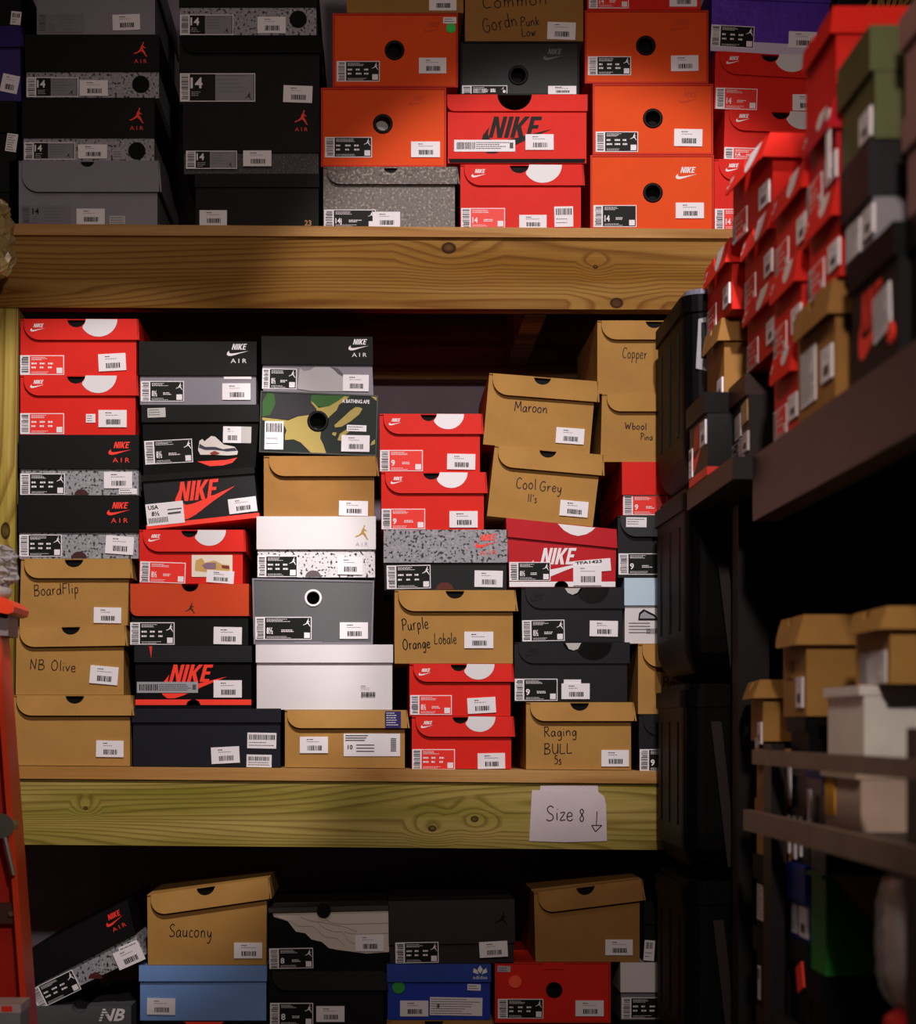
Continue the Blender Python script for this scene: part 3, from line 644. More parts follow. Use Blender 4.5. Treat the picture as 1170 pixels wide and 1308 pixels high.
shoe_box('deep', (1068,-62,1212,31.5), 'black shoe box with large gold tick logo and lettering at the top right corner', GT, 24, BLACK2, BLACK2, base=None,
    decs=[('B', (1116,19,24,66), (1104,26,90,30), GOLD, GOLD), ('L',1072,24,1148,33,PW,0,'strip'), ('P',1153,19,1188,31)])
# the next stack along, cut by the left edge of the picture
jordan((-140,206,13,yt(-60)), 'black shoe box at the left picture edge behind the plastic bag', GT, 40, BLACK, decs=[])
jordan((-132,130,22,205.5), 'black shoe box with a curled white sticker at the left picture edge', GT, 40, BLACK, decs=[('L',8,171,22,194,PW,-8)])
card(((-128,36),(25,34),(27,129.5),(-126,129.5)), 'dark purple shoe box with two stickers at the left picture edge', GT, 28, None, [('P',2,96,24,119,-12)], body=paper('#2c1a66', .5, .15, .2, .3))
shoe_box('deep', (-130,-30,28,33.5), 'black shoe box above the dark purple one at the left picture edge', GT, 24, BLACK, BLACK, decs=[('L',14,15,27,32,PW,-6,'bars')])

# ---------------------------------------------------------------- middle shelf
card(fl(17,888,166,ym), 'blank kraft shoe box on the board, lowest of the leftmost stack', GM_, 26, 79, [('P',123,946,158,967,-1)])
card(((21,801),(158,799),(158,887.5),(20,887.5)), 'kraft shoe box with the word Olive handwritten on it', GM_, 26, 70, [('H','NB Olive',38,855,13,INK,-3,1.25,60), ('P',115,851,151,874,-5)])
card(((27,714),(165,714),(163,798.7),(25,800.7)), 'kraft shoe box with BoardFlip handwritten on it', GM_, 25, 68, [('H','BoardFlip',44,761,14,INK,3,1.25,58), ('P',120,776,155,796,-1)])
jordan((24,633,178,713.5), 'black lidded shoe box with cement print base and red tick, on the BoardFlip box', GM_, 47, CEMENT, decs=[('S',25,683,79,711,'k',None,), ('P',135,685,171,708,-4), ('C',101,713,10,flat('#3c1418')), ('N',152,642,30,PORED,PORED)])
jordan((25,556,178,632.5), 'black lidded shoe box with cement print base and red tick, under two red boxes', GM_, 43, CEMENT, decs=[('S',26,605,83,632,'k',None), ('P',133,603,169,624), ('L',152,624,175,631.5,PW), ('C',104,632.5,9,flat('#3c1418')), ('N',154,565,30,PORED,PORED)])
red((26,480,173,555.5), 'red shoe box with a tiny extra square sticker, one below the top of its stack', GM_, (126,524,162,546), (26,528,82,554.5), '', 26, [('L',110,529,122,540,PW)])
red((26,408,174,479.5), 'red shoe box at the very top of the leftmost middle stack', GM_, (126,452,161,474,3), (26,454,82,479), '', 27)
jordan(fl(169,905,359,ym), 'wide blue black shoe box on the board with three white stickers', GM_, 18, NAVY, NAVY, decs=[('P',270,954,306,975,3), ('L',316,936,353,956,PW,-1,'bars'), ('L',315,964,347,980,PW,-1,'bars')])
shoe_box('deep', (172,825,322,904.5), 'black shoe box with big red tick logo, standing on the blue black box', GM_, 21, BLK_D, BLACK2, base=0,
    decs=[('Z','bottom_band',(250,890),[([(173,893.5),(321,893.5),(321,900.5),(173,900.5)],PORED,0)]), ('B',(216,871,22,56),(206,892,84,30),PORED,PORED), ('L',175,871,253,885,PG,0,'strip'), ('P',273,869,309,891), ('C',247,901,9,BLK_D),
          ('Z','lid_print',(190,832),[([(191,825.6),(195,825.6),(193.5,841)],PR,0)])])
shoe_box('deep', (167,746,318,824.5), 'black shoe box with an orange red lid and small dark figure logo', GM_, 41, BLACK, ORLID, notch=76, nr=11, decs=[('J',243,770,14,INK), ('S',166.5,795,223,823.5,'k',None), ('P',273,801,309,823,-1)])
red((178,677,310,745.5), 'red shoe box carrying a small sneaker photo label', GM_, (264,729,299,744.8,-4), (179,718,237,744.5), '8½', 28, Srot=-2, decs=[
    ('L',245,709,297,737,flat('#e6dccb'),0,''), ('Z','shoe_picture',(270,723),[([(249,729),(250,716),(258,713),(262,719),(274,716),(284,721),(293,722),(294,729),(272,732)],flat('#c9a25e'),1),([(258,722),(264,719),(276,719),(276,727),(262,727)],flat('#8a6a80'),2),([(283,722),(293,723),(293,727),(284,726)],flat('#7a2a28'),2)])])
shoe_box('deep', ((181,608),(325,597),(331,661),(187,676.5)), 'tilted black shoe box with the largest red tick logo and a USA size label', GM_, 8, BLACK2, BLACK, base=6,
    decs=[('B',(227,641,25,54),(222,664,80,40),PORED,PORED,5), ('P',292,636,328,655,7),
          ('L',187,642,235,670,PW,6,''), ('T','USA',189.5,651.5,5,PB,{'rot':6,'bold':True,'lay':1}), ('T','8½',194,659.5,5.5,PB,{'rot':6,'bold':True,'lay':1}),
          ('Z','barcode',(210,662),[([(190+i*2.1,662.5-i*.22),(191.1+i*2.1,662.4-i*.22),(191.8+i*2.1,669-i*.22),(190.7+i*2.1,669.2-i*.22)],PB,1) for i in range(12)]+[([(214,650.5),(232,648.6),(232.3,650),(214.2,652)],TXT,1),([(214.5,655),(231,653),(231.3,655.5),(214.8,657.5)],TXT,1)]), ('C',258,669,8.5,BLK_D)])
shoe_box('deep', ((181,518),(331,517.3),(327,596.8),(182,607.8)), 'black shoe box printed with a pale sneaker over red lips', GM_, 22, BLK_D, BLACK, base=0,
    decs=[('L',189,522,212,534,SILV,2,'lines'), ('S',185,562,246,592,'k','8½',3), ('L',285,545,321,566,SILV,-1,''), ('P',285,545,308,566,-1),
      ('Z','shoe_picture',(275,570),[([(253,575),(255,563),(259,561),(261,564),(270,557),(275,558),(286,568),(300,571),(304,577),(303,581),(290,582),(272,581),(256,581)],flat('#d8d0cc'),0),
        ([(255,567),(262,571),(275,571),(285,574),(300,572),(303,576),(290,577),(275,575),(262,575),(254,572)],flat('#34304a'),1), ([(268,579),(274,576),(281,579),(278,581),(270,581)],flat('#8a3028'),1)]),
      ('Z','lid_print',(280,590),[([(252,589.5),(270,588.5),(290,587.5),(303,584.5),(297,591),(285,594.5),(268,595.5)],PORED,0)])])
jordan((178,437,328,517), 'black lidded shoe box with plain grey base and white tick, top of second stack', GM_, 43, GREYL, decs=[('S',180,487,235,513,'k','8½'), ('P',284,490,320,511), ('N',304,440,28,PW,PW), ('L',286,481,321,484.5,PW,0,'')])
# third stack
card(fl(364,907,517,ym), 'kraft shoe box with a blue corner label and a wide printed size label', GM_, 23, None, [('P',383,941,419,962), ('L',439,937,511,966,PW,0,''),
    ('T','10',444,957,5.5,PB,{'bold':True,'lay':1}), ('T','ASICS',497,913,3.2,PW,{'lay':2}) if False else ('L',492,908.5,512,930,flat('#2a2168'),0,'lines'),
    ('Z','barcode',(500,950),[([(499,943+i*1.6),(506,943+i*1.6),(506,943.9+i*1.6),(499,943.9+i*1.6)],PB,1) for i in range(11)]+[([(441,939+i*3),(470-i*2,939+i*3),(470-i*2,940.4+i*3),(441,940.4+i*3)],TXT,1) for i in range(3)]+[([(455,951+i*4),(478,951+i*4),(478,952.4+i*4),(455,952.4+i*4)],TXT,1) for i in range(3)])], inset=3)
jordan((327,823.5,502,906.5), 'plain white shoe box with the barcode printed straight on the card', GM_, 23, WHITE, WHITE, decs=[('p',452,873,488,893)])
shoe_box('drawer', ((322,738.5),(478,741.5),(476,822.8),(324,822.8)), 'dark grey sliding shoe box with a white ringed finger hole', GM_, body=GREYD, lidm=GREYL, hole=(400,764,8.5), ring=PW, rim=2.4,
    decs=[('S',326,788,398,817,'k','8½'), ('P',434,795,470,816), ('X','tab',376,819.5,412,822.6,GREYL,.002)])
jordan((328,660,480,737.5), 'white lidded shoe box with gold figure logo and black flecked white base', GM_, 42, CEMW, WHITE, decs=[('S',329,710,380,737,'k',None), ('P',431,712,463,734,-1), ('C',400,737,10,flat('#5c5058')), ('J',462,671,19,GOLD,PG)])
card((337,583,478,659.5), 'blank kraft shoe box sitting under the camouflage box', GM_, 26, None, [('P',433,640,470,658.8,-1)], body=KRAFT2, inset=7)
CG, CT, CK, CDK = flat('#27581a'), flat('#a8944e'), flat('#221f26'), flat('#1d2c26')
shoe_box('drawer', ((333,499),(483,505),(481,582.5),(331,577.5)), 'camouflage printed sliding shoe box with black finger hole', GM_, body=paper('#18211e', .5, .08, .05, .15), lidm=paper('#1c2420', .45), hole=(406,538,10.5), ring=PB, rim=1.6,
    decs=[('Z','camouflage_print',(340,520),[([(335,501.5),(396,503.5),(404,522),(400,530),(380,531),(366,536),(345,534),(335,532)],CK,0),
        ([(335,513),(342,501.5),(350,503),(352,515),(345,530),(335,532)],CG,1), ([(398,504),(448,505.5),(432,517),(418,520),(404,519),(397,511)],CG,1),
        ([(335,533),(368,537),(380,532),(396,530),(395,540),(400,546),(410,549),(409,560),(413,568),(417,580),(398,579),(384,565),(375,561),(364,562),(364,555),(366,550),(362,541),(344,538),(335,536.5)],CT,1),
        ([(397,512),(401,515),(407,521),(420,519),(432,512),(440,506),(446,507),(433,517),(430,524),(421,532),(418,535),(414,530),(405,527),(404,522),(398,515)],CT,2),
        ([(459,520),(463,522),(459,529),(448,538),(436,545),(428,546),(427,543),(436,535),(448,524),(454,520)],CT,1), ([(443,548),(448,550),(440,556),(435,563),(431,562),(434,554)],CT,1), ([(425,552),(430,552.5),(428.5,557),(424,555)],CT,1),
        ([(475,564),(479,561),(479,567),(473,569)],CT,1), ([(474,506.5),(481,507),(481,512)],CT,1)]),
        ('L',338,538,362,574,PW,-1,'bars'), ('T','A BATHING APE',437,514.5,4.6,PW,{'rot':-2,'bold':True,'lay':3,'wid':35}), ('L',443,543,468,551,PW,-2,'lines'), ('P',436,556,472,577,-1)])
jordan(((334,430),(476,431),(478,504.7),(335,499)), 'black lidded shoe box whose grey base shows a sneaker, above the camouflage box', GM_, 36, GREYL, decs=[
    ('Z','shoe_picture',(400,480),[([(380,497),(383,470),(388,474),(396,473),(402,469),(420,469),(430,472),(440,480),(456,486),(470,490),(470,500),(400,500)],flat('#aaa6aa'),0),([(420,468.5),(432,471),(438,478),(444,480),(440,482),(432,478),(426,472)],flat('#55505a'),1)]),
    ('S',335,471,379,497,'k','8½',-1), ('P',438,479,471,500,-1), ('N',458,434,26,PW,PW)])
# fourth stack
red(fl(526,915,653,ym), 'red shoe box on the board between two kraft boxes', GM_, (610,962,645,982,1), (526.5,957,581,983), '', 26)
red((523,848,652,914.5), 'red shoe box with a sloping price sticker under the Purple Orange Lobale box', GM_, (597,891,633,911,3), (524,888,577,913), '8½', 23)
card((504,754,655,847.5), 'kraft shoe box with Purple Orange Lobale written in black pen', GM_, 27, 77, [('H','Purple',514,806,15,PB,6,1.3,35), ('H','Orange',515,830,13.5,PB,5,1.3,36), ('H','Lobale',555,823,14,PB,2,1.1,29), ('P',593,807,630,828)], nr=12)
jordan((490,677,648,753.5), 'cement print lidded shoe box with a red tick over a black base', GM_, 42, BLACK2, CEMENT, decs=[('S',494,722,550,752,'k',None,1), ('P',606,729,642,750,-1), ('C',568,753,11,flat('#5a1c14')), ('N',621,683,30,PORED,PORED,3)])
red((487,603.5,618,676.5), 'red shoe box resting on the cement print lid', GM_, (574,653,610,674), (487.5,650,543,676), '9', 27, disc=PW)
red((485,529,613,603), 'red shoe box at the very top of the fourth stack', GM_, (571,580,607,600,-1), (485.5,575,540,602), '9', 26, disc=PW)
# fifth stack
card(fl(672,897,806,ym), 'kraft shoe box with Raging BULL 5s handwritten in brown', GM_, 24, 68, [('H','Raging',695,941,12,INK,2,1.3,43), ('H','BULL',695,963,13,INK,1,1.3,38), ('H','5s',708,976,11,INK,0,1.3), ('P',768,958,803,979)])
BD = dict(body=BLACK2)
def blackflap(q, label, lg, lid, decs):
    qq = q if not isinstance(q[0], tuple) else (*q[0], *q[2])
    f = (qq[2]-qq[0]) / 140
    return shoe_box('flap', q, label, GM_, lid, BLACK2, notch=72*f, nr=12*f, decs=[('Q', qq[0]+98*f, qq[1], 23*f, GLOSSB), ('N', qq[0]+22*f, qq[1]+8, 18, PB)] + decs)
blackflap((657,820.5,801,896.5), 'black shoe box with black tick logo, size 9 label, on the Raging BULL box', 0, 27, [('S',657.5,867,712,895,'k','9'), ('P',717,873,753,893), ('L',720,868,742,873,PW,0,''), ('Z','lining',(732,824),[([(722,821.5),(742,821.5),(738,829),(732,831),(726,829)],SILV,0)])])
blackflap((666,750.5,795,820), 'black shoe box with black tick logo, size 8½ label, below the crimson box', 0, 27, [('S',667,792,721,819,'k','8½',1), ('P',753,793,789,813,-1), ('Z','lining',(732,754),[([(721,751.5),(741,751.5),(737,757.5),(731,760),(725,757.5)],SILV,0)])])
shoe_box('deep', ((646,662),(787,676.5),(787,750),(650,750)), 'crimson shoe box with large white tick logo under a crooked lid', GM_, 24, RED_D, RED_D, base=0,
    decs=[('Z','lid_print',(735,676),[([(712,669.5),(760,674.5),(755,679),(748,683),(738,685),(729,683),(720,678)],PW,0)]),
      ('Z','bottom_band',(700,745),[([(650.5,743),(786,743),(786,749.5),(650.5,749.5)],PW,0)]), ('B',(690,721,21,46),(672,741,82,26),PW,PW), ('S',650.5,718,703,742,'k','8½'),
      ('L',732,715,780,731,PW,5,''), ('T','TFA1423',735,721.5,3.6,PB,{'rot':5,'bold':True,'lay':1,'wid':34}), ('P',732,722,768,748), ('C',717,749.7,9,BLK_D)])
card(((632,569.2),(768,581.2),(757,672.8),(622,659)), 'tilted kraft shoe box with Cool Grey 11\'s handwritten on it', GM_, 27, 68, [('H','Cool',659,624,14,INK,-3,1.3,27), ('H','Grey',689,627,12.5,INK,-4,1.3,30), ("H","11's",674,641,10,INK,-5,1.2), ('P',715,640,751,660,-5)], nr=11)
card(((625,477),(761,487.5),(753,579.5),(617,567.5)), 'tilted kraft shoe box with Maroon handwritten on it', GM_, 27, 68, [('H','Maroon',657,525,12.5,INK,-4,1.4,43), ('P',710,547,746,567,-4)], nr=11)
# sixth stack, half behind the black totes
blackflap(fl(816,912.5,958,ym), 'black shoe box on the board half hidden behind the totes', 0, 27, [('S',817,957,871,985,'k','9')])
card((815,822.5,955,912), 'kraft shoe box with a word starting Ba peeking out between the totes', GM_, 30, 70, [('H','Ba',847,879,15,INK,0)])
shoe_box('deep', (797,738.5,940,822), 'shoe box with an ice blue lid and white base beside the totes', GM_, 35, WHITE, ICE, decs=[
    ('Z','shoe_picture',(820,785),[([(815,792),(816,783),(822,778),(826,780),(836,785),(842,792)],PB,0),([(817,790),(818,785),(823,781),(826,783),(834,787),(838,790)],PG,1)]),
    ('Z','barcode',(830,810),[([(826+i*2,803),(827+i*2,803),(827+i*2,809),(826+i*2,809)],PB,0) for i in range(8)]+[([(803,795+i*4),(830,795+i*4),(830,796+i*4),(803,796+i*4)],PG,0) for i in range(4)])])
card((789,659,930,738), 'black size 9 shoe box with a white sticker on its flap, beside the totes', GM_, 27, None, [('L',799,661.5,825,674,PW,-1,'lines'), ('S',790,707,849,734,'k','9')], body=BLACK2, inset=3)
shoe_box('deep', (794,590.5,930,658.5), 'bright red shoe box with red size label beside the totes', GM_, 42, RED, RED, decs=[('S',796,632.5,852,658,'r','9')])
card(((769,503.5),(905,503.5),(903,590),(767,590)), 'kraft shoe box with Wbool handwritten, second from the top beside the totes', GM_, 23, None, [('H','Wbool',798,548,8.5,INK,-2,1.3,29), ('H','Pina',818,562,8.5,INK,-2,1.1)], body=KRAFT, inset=6)
card((763,410,900,503), 'kraft shoe box with Copper handwritten, top of the stack beside the totes', GM_, 25, 72, [('H','Copper',795,457,13.5,INK,-3,1.1,32)], nr=11)

# ---------------------------------------------------------------- bottom shelf
shoe_box('deep', (38,1284.5,168,1389.5), 'grey shoe box with a large white slanted letter logo at the bottom edge', GB, 34, BLACK2, GREYD, notch=64, nr=10, decs=[
    ('T','NB',127,1303,15,PW,{'bold':True,'wid':31,'it':.3}), ('Z','logo',(140,1295),[([(127+i*1.2,1301.5-i*3.4),(136+i*1.2,1301.5-i*3.4),(136.5+i*1.2,1300.3-i*3.4),(127.5+i*1.2,1300.3-i*3.4)],GREYD,1) for i in range(4)])])
jordan(((33,1215.5),(163,1149),(187.5,1219),(49,1284)), 'steeply tilted black shoe box with cement print base and red tick logo', GB, 45, CEMENT, decs=[('S',41,1250,101,1278,'k',None,26), ('P',147,1210,183,1233,24), ('L',152,1205,178,1216,PW,24,'bars'), ('N',143,1166,26,PORED,PORED,26), ('C',122,1250,9,flat('#4a1810'))])
shoe_box('deep', (182,1304,345,1389.5), 'black shoe box with a red front mark under the blue box', GB, 22, BLK_D, BLACK, decs=[('Z','lid_print',(260,1306),[([(235,1304.4),(286,1304.4),(280,1311),(262,1315),(244,1311)],PORED,0)])])
jordan((178,1233,341,1303.5), 'light blue shoe box under a scrawled kraft box', GB, 20, BLUE, BLUE, decs=[('P',188,1275,224,1296,-1)])
bpy.data.objects['shoe_box'] if False else None
card(((188,1143),(341,1121),(340,1232.5),(189,1232.5)), 'kraft shoe box with a scrawled word, standing on the light blue box', GB, 27, 76, [('H','Saucony',216,1196,16,INK,-2,1.3,56), ('P',299,1204,335,1224)], nr=12)
jordan((343,1318,490,1389.5), 'black shoe box at the foot of the winged box stack', GB, 24, BLACK, BLACK)
card((343,1240,490,1317.5), 'black shoe box with white size 8 label under the winged box', GB, 24, None, [('S',345,1281,400,1310,'k','8'), ('P',404,1285,440,1305)], body=BLACK)
def wing():
    f = [([(345,1160),(497,1156.5),(497,1216),(468,1218),(430,1213),(420,1211),(411,1203),(398,1200),(390,1192),(378,1190),(368,1177),(350,1171)],flat('#cfc4ba'),0)]
    edge = flat('#9a8c80')
    for pts in ([(380,1164),(384,1171),(396,1176),(410,1178),(424,1181),(440,1184),(456,1190)], [(405,1176),(412,1184),(426,1190),(437,1191),(446,1202),(455,1206)], [(414,1171),(430,1180),(497,1179)],
                [(370,1176),(382,1183),(400,1184),(414,1196),(430,1199),(440,1208)], [(380,1163.5),(497,1161)], [(440,1190),(455,1193),(497,1192)], [(345,1160.5),(352,1170),(368,1176.5)]):
        l, r_ = [], []
        for i, q in enumerate(smooth_line(pts)): l.append((q[0], q[1]-.45)); r_.append((q[0], q[1]+.45))
        f += [([l[i], l[i+1], r_[i+1], r_[i]], edge, 1) for i in range(len(l)-1)]
    return f
jordan(((343,1159.5),(497,1156),(497,1239.5),(343,1239.5)), 'black shoe box with a pale feathered wing print', GB, 6, BLK_D, paper('#2a2622', .5), decs=[('Z','wing_print',(400,1200),wing()), ('S',344,1211,400,1237,'k','8',1), ('P',454,1194,490,1215), ('D',414,1162,9,BLK_D)])
card((494,1303,627,1389.5), 'kraft shoe box at the foot of the deep blue box', GB, 24, 60, body=KRAFT2)
shoe_box('deep', (494,1231,627,1302.5), 'deep blue shoe box with white trefoil logo and green dot sticker', GB, 23, ADIB, paper('#1b3f9e', .45), decs=[('D',509,1261,8,flat('#2f9a3a')), ('P',511,1278,547,1298), ('L',549,1274,616,1297,PW,-1,'lines'), ('L',597,1257,614,1265,PW,-2,'lines'),
    ('T','8',558,1287,5,PB,{'bold':True,'lay':2}), ('T','adidas',604,1250,4.5,PW,{'wid':18}),
    ('Z','logo',(613,1240),[([(613,1243),(609.5,1238),(613,1232.5),(616.5,1238)],PW,0), ([(611,1244),(604,1241.5),(605,1236),(609.5,1239)],PW,0), ([(615,1244),(622,1241.5),(621,1236),(616.5,1239)],PW,0)])])
jordan(((496,1151),(657,1148),(657,1230.5),(497,1230.5)), 'very dark maroon shoe box on the deep blue box', GB, 56, MAROON, MAROON, decs=[('S',505,1203,560,1229.5,'k',None,1), ('P',612,1202,648,1222,3), ('J',640,1164,18,BLK_D)])
shoe_box('deep', (632,1307,782,1389.5), 'dark shoe box at the foot of the bright red sliding box', GB, 22, BLACK, BLACK)
shoe_box('drawer', (632,1229,780,1306.5), 'bright red sliding shoe box with an orange dot sticker', GB, body=RED, lidm=SLEEVE, hole=(708,1265,10.5), decs=[('S',636,1276,694,1301,'k',''), ('P',735,1278,771,1298), ('D',658,1254,8,flat('#ff5a3c')), ('L',635.5,1234,652,1241.5,LAV,-2,'lines'), ('X','tab',692,1229,722,1238,RED,.0018)])
card(((682,1140),(817,1123),(817,1228.5),(684,1228.5)), 'kraft shoe box in deep shade on the bright red sliding box', GB, 27, 66, [('P',773,1200,808,1220)], body=KRAFT2, nr=12)
jordan((792,1303,940,1389.5), 'black shoe box at the foot beside the totes', GB, 22, BLACK, BLACK)
jordan((792,1229,940,1302.5), 'white shoe box half hidden behind the lowest visible tote', GB, 38, GREYL, WHITE, decs=[('S',794,1274,850,1301,'k',None)])
jordan((822,1150,965,1228.5), 'black shoe box with a slanting label behind the lowest visible tote', GB, 30, BLACK, BLACK, decs=[('L',822.5,1201,836,1227,PW,-4,'bars')])

# ---------------------------------------------------------------- paper note on the lower beam
NY = DM - .0068
def note(name, pts, mat, y0, y1, parent): m = MB(); m.prism([((u-U0)*K, (V0-v)*K) for u, v in pts], y0, y1, mat); return m.build(name, parent)
nt_ = empty('paper_note', (0, NY, EYE), 'handwritten paper note reading Size 8 with a downward arrow, taped to the lower beam', 'note')
NP = paper('#cdbfc6', .75, .05, .3, .1)
note('backing_slip', [(690,1003.5),(763,1003),(764,1016),(689,1016)], NP, -.0002, .0, nt_)
note('paper', [(679,1009),(762,1010),(771,1017),(773.5,1028),(774.5,1074),(720,1075.5),(675.5,1074)], NP, -.0009, -.0004, nt_)
d = Dec(lambda u, v: ((u-U0)*K, (V0-v)*K), -.0009); draw_line(d, 'Size', 697, 1048, 19, INK, 1.3, .08, 36); draw_line(d, '8', 739, 1049, 16, INK, 1.3)
for st in ([(762,1036),(761,1054)], [(755,1054),(768,1054)], [(755,1054),(760,1062)], [(768,1054),(760,1062)]):
    vs_, fs_ = ribbon([(x, y) for x, y in st], 1.2); d.mb.add([(a, d.y-.0004, b) for a, b in (d.T(*q) for q in vs_)], fs_, INK)
d.mb.build('handwriting', nt_)

# ---------------------------------------------------------------- stack of black totes
TOTE = paper('#030304', .55, .2, .15, .1); TRIM = paper('#2a1e20', .5, .1, .1, .3); TOP_LIT = paper('#77748a', .35, .1, .1, .5)  # last colour holds the light falling on the topmost tote lid
def rrect(x0, y0, x1, y1, r, z, n=5):
    out = []
    for cx, cy, a in ((x1-r, y1-r, 0), (x0+r, y1-r, 90), (x0+r, y0+r, 180), (x1-r, y0+r, 270)):
        for i in range(n + 1): t = R(a + 90*i/n); out.append((cx + r*math.cos(t), cy + r*math.sin(t), z))
    return out
TX, TY = .665, 3.125
names = ['lowest black tote, standing on the floor', 'black tote second from the floor', 'black tote third from the floor', 'black tote level with the bottom shelf boxes',
         'black tote beside the lower pine beam', 'black tote beside the middle shelf boxes', 'topmost black tote with a white label and light painted on its top']
for k in range(7):
    z0 = .30 * k; t = empty('storage_tote', (TX, TY, z0), names[k], 'tote', 'stacked black plastic totes'); t.rotation_euler = (0, 0, R((-1.2, .8, -.5, .6, -.4, .7, 0)[k]))
    w_, d_ = .196, .158
    m = MB(); rg = []
    for dz, sh in ((.002, .050), (.006, .034), (.014, .020), (.026, .009), (.045, .002), (.07, .0), (.262, -.0)):
        rg.append(rrect(-w_+sh, -d_+sh, w_-sh, d_-sh, .03, dz))
    m.loft(rg, TOTE); b_ = m.build('body', t, smooth=False)
    m = MB(); m.loft([rrect(-w_-.004, -d_-.004, w_+.004, d_+.004, .034, z) for z in (.262, .288)] , TOTE); m.loft([rrect(-w_+.004, -d_+.004, w_-.004, d_-.004, .03, z) for z in (.288, .2975)], TOP_LIT if k == 6 else TOTE); m.build('lid', t)
    for rx in (-.12, -.07, .0, .06, .12):
        m = MB(); m.hexa([(rx-.006, -d_-.005, .05), (rx+.006, -d_-.005, .05), (rx+.006, -d_+.002, .05), (rx-.006, -d_+.002, .05), (rx-.007, -d_-.004, .25), (rx+.007, -d_-.004, .25), (rx+.007, -d_+.002, .25), (rx-.007, -d_+.002, .25)], TOTE); m.build('rib', t)
    for ry in (-.09, 0, .09):
        m = MB(); m.box((-w_-.002, ry-.006, .08), (-w_+.002, ry+.006, .24), TOTE); m.build('rib', t)
    m = MB(); m.hexa([(-.132, -d_-.013, .02), (-.118, -d_-.013, .02), (-.118, -d_-.005, .02), (-.132, -d_-.005, .02), (-.158, -d_-.013, .24), (-.142, -d_-.013, .24), (-.142, -d_-.005, .24), (-.158, -d_-.005, .24)], TRIM)
    m.build('latch_strip', t)
    if k == 6:
        m = MB(); m.hexa([(-.180,-d_-.0012,.175), (-.158,-d_-.0012,.170), (-.158,-d_+.0002,.170), (-.180,-d_+.0002,.175), (-.176,-d_-.0012,.25), (-.156,-d_-.0012,.255), (-.156,-d_+.0002,.255), (-.176,-d_+.0002,.25)], PG); m.build('sticker', t)
        m = MB(); m.box((-.172,-d_-.0016,.19), (-.164,-d_-.0013,.245), PB); m.build('barcode', t)

# ---------------------------------------------------------------- side shelving at the right, seen along its length
SX = .5
METAL = paper('#463233', .5, .12, .1, .4); METALD = paper('#0e0b0c', .5, .2, .1, .3); METALB = paper('#7a6656', .55, .15, .2, .3)
sh2 = empty('side_shelving', (SX, 2.0, 0), 'dark brown steel side shelving at the right with two guard rails below', 'shelving')
def SB(name, a, b, mat, par): m = MB(); p = par.location; m.box([x-y for x, y in zip(a, p)], [x-y for x, y in zip(b, p)], mat); return m.build(name, par)
zs = EYE + .358
SB('shelf_beam', (SX-.004, .9, EYE+.272), (SX+.03, 2.576, zs-.001), METAL, sh2)
SB('shelf_board', (SX+.03, .9, zs-.02), (1.05, 2.955, zs), METALD, sh2)
SB('shelf_board', (SX-.03, 2.577, zs-.03), (SX+.03, 2.955, zs), METALD, sh2)
for yy, xx in ((2.86, SX+.03), (2.62, 1.0), (1.0, SX+.03), (1.0, 1.0)): SB('upright', (xx, yy, 0), (xx+.045, yy+.05, zs-.02), METALD, sh2)
SB('shelf_board', (SX+.03, 1.0, .32), (1.05, 2.60, .34), METALD, sh2)
GS, GR = 'shoe boxes on the side shelf', 'boxes in the lower side rack'
def side(uc, X_, z0, z1, kind, label, group=GS, W=150, rz=0, lid=None, decs=None, depth=.33, col=None, lidm=None, flare=.007, w_px=None, **kw):
    """box facing the aisle: uc = where its near front edge shows in the picture, X_ = depth of its face from the aisle axis"""
    Yn = F * X_ / (uc - U0); H = (z1 - z0) / K; f = W / 150
    q = (0, 0, W, H); a = R(-90 + rz); hw = W*K/2
    loc = (X_, Yn + hw, EYE + z0)
    if kind == 'red':
        dd = [('Q', 102*f, 0, 24*f, DISC), ('N', 23*f, 7, 19*f, PW), ('S', 1, H-27, 57, H-1, 'r', ''), ('P', 106*f, H-30, 106*f+36, H-8)]
        return shoe_box('flap', q, label, group, lid or H*.36, col or RED, lidm, notch=73*f, nr=12*f, decs=dd + list(decs or ()), place=(loc, a), depth=depth, flare=flare, **kw)
    if kind == 'card':
        dd = decs if decs is not None else [('P', 106*f, H-30, 106*f+36, H-8)]
        return shoe_box('flap', q, label, group, lid or H*.3, col or KRAFT, lidm, notch=73*f, nr=12*f, decs=dd, place=(loc, a), depth=depth, flare=flare, **kw)
    return shoe_box('deep', q, label, group, lid or H*.4, col, lidm or col, decs=list(decs or ()), place=(loc, a), depth=depth, **kw)
z = lambda s: zs - EYE + s
# far column
side(904, .470, z(.0006), z(.118), 'deep', 'black shoe box with red tick logo at the far end of the side shelf', W=120, lid=22, col=BLACK2, lidm=BLACK, base=9, rz=0,
     decs=[('B', (32,52,26,52), (22,74,74,30), PORED, PORED), ('L',2,46,24,78,PW,0,'bars'), ('P',80,28,114,54)])
side(925, .5, z(.119), z(.230), 'card', 'kraft shoe box in the far column of the side shelf, below a red one', W=108, col=KRAFT2, decs=[('H','C',60,60,14,INK), ('P',74,62,104,82)])
side(935, .5, z(.2305), z(.330), 'red', 'red shoe box at the top of the far column on the side shelf')
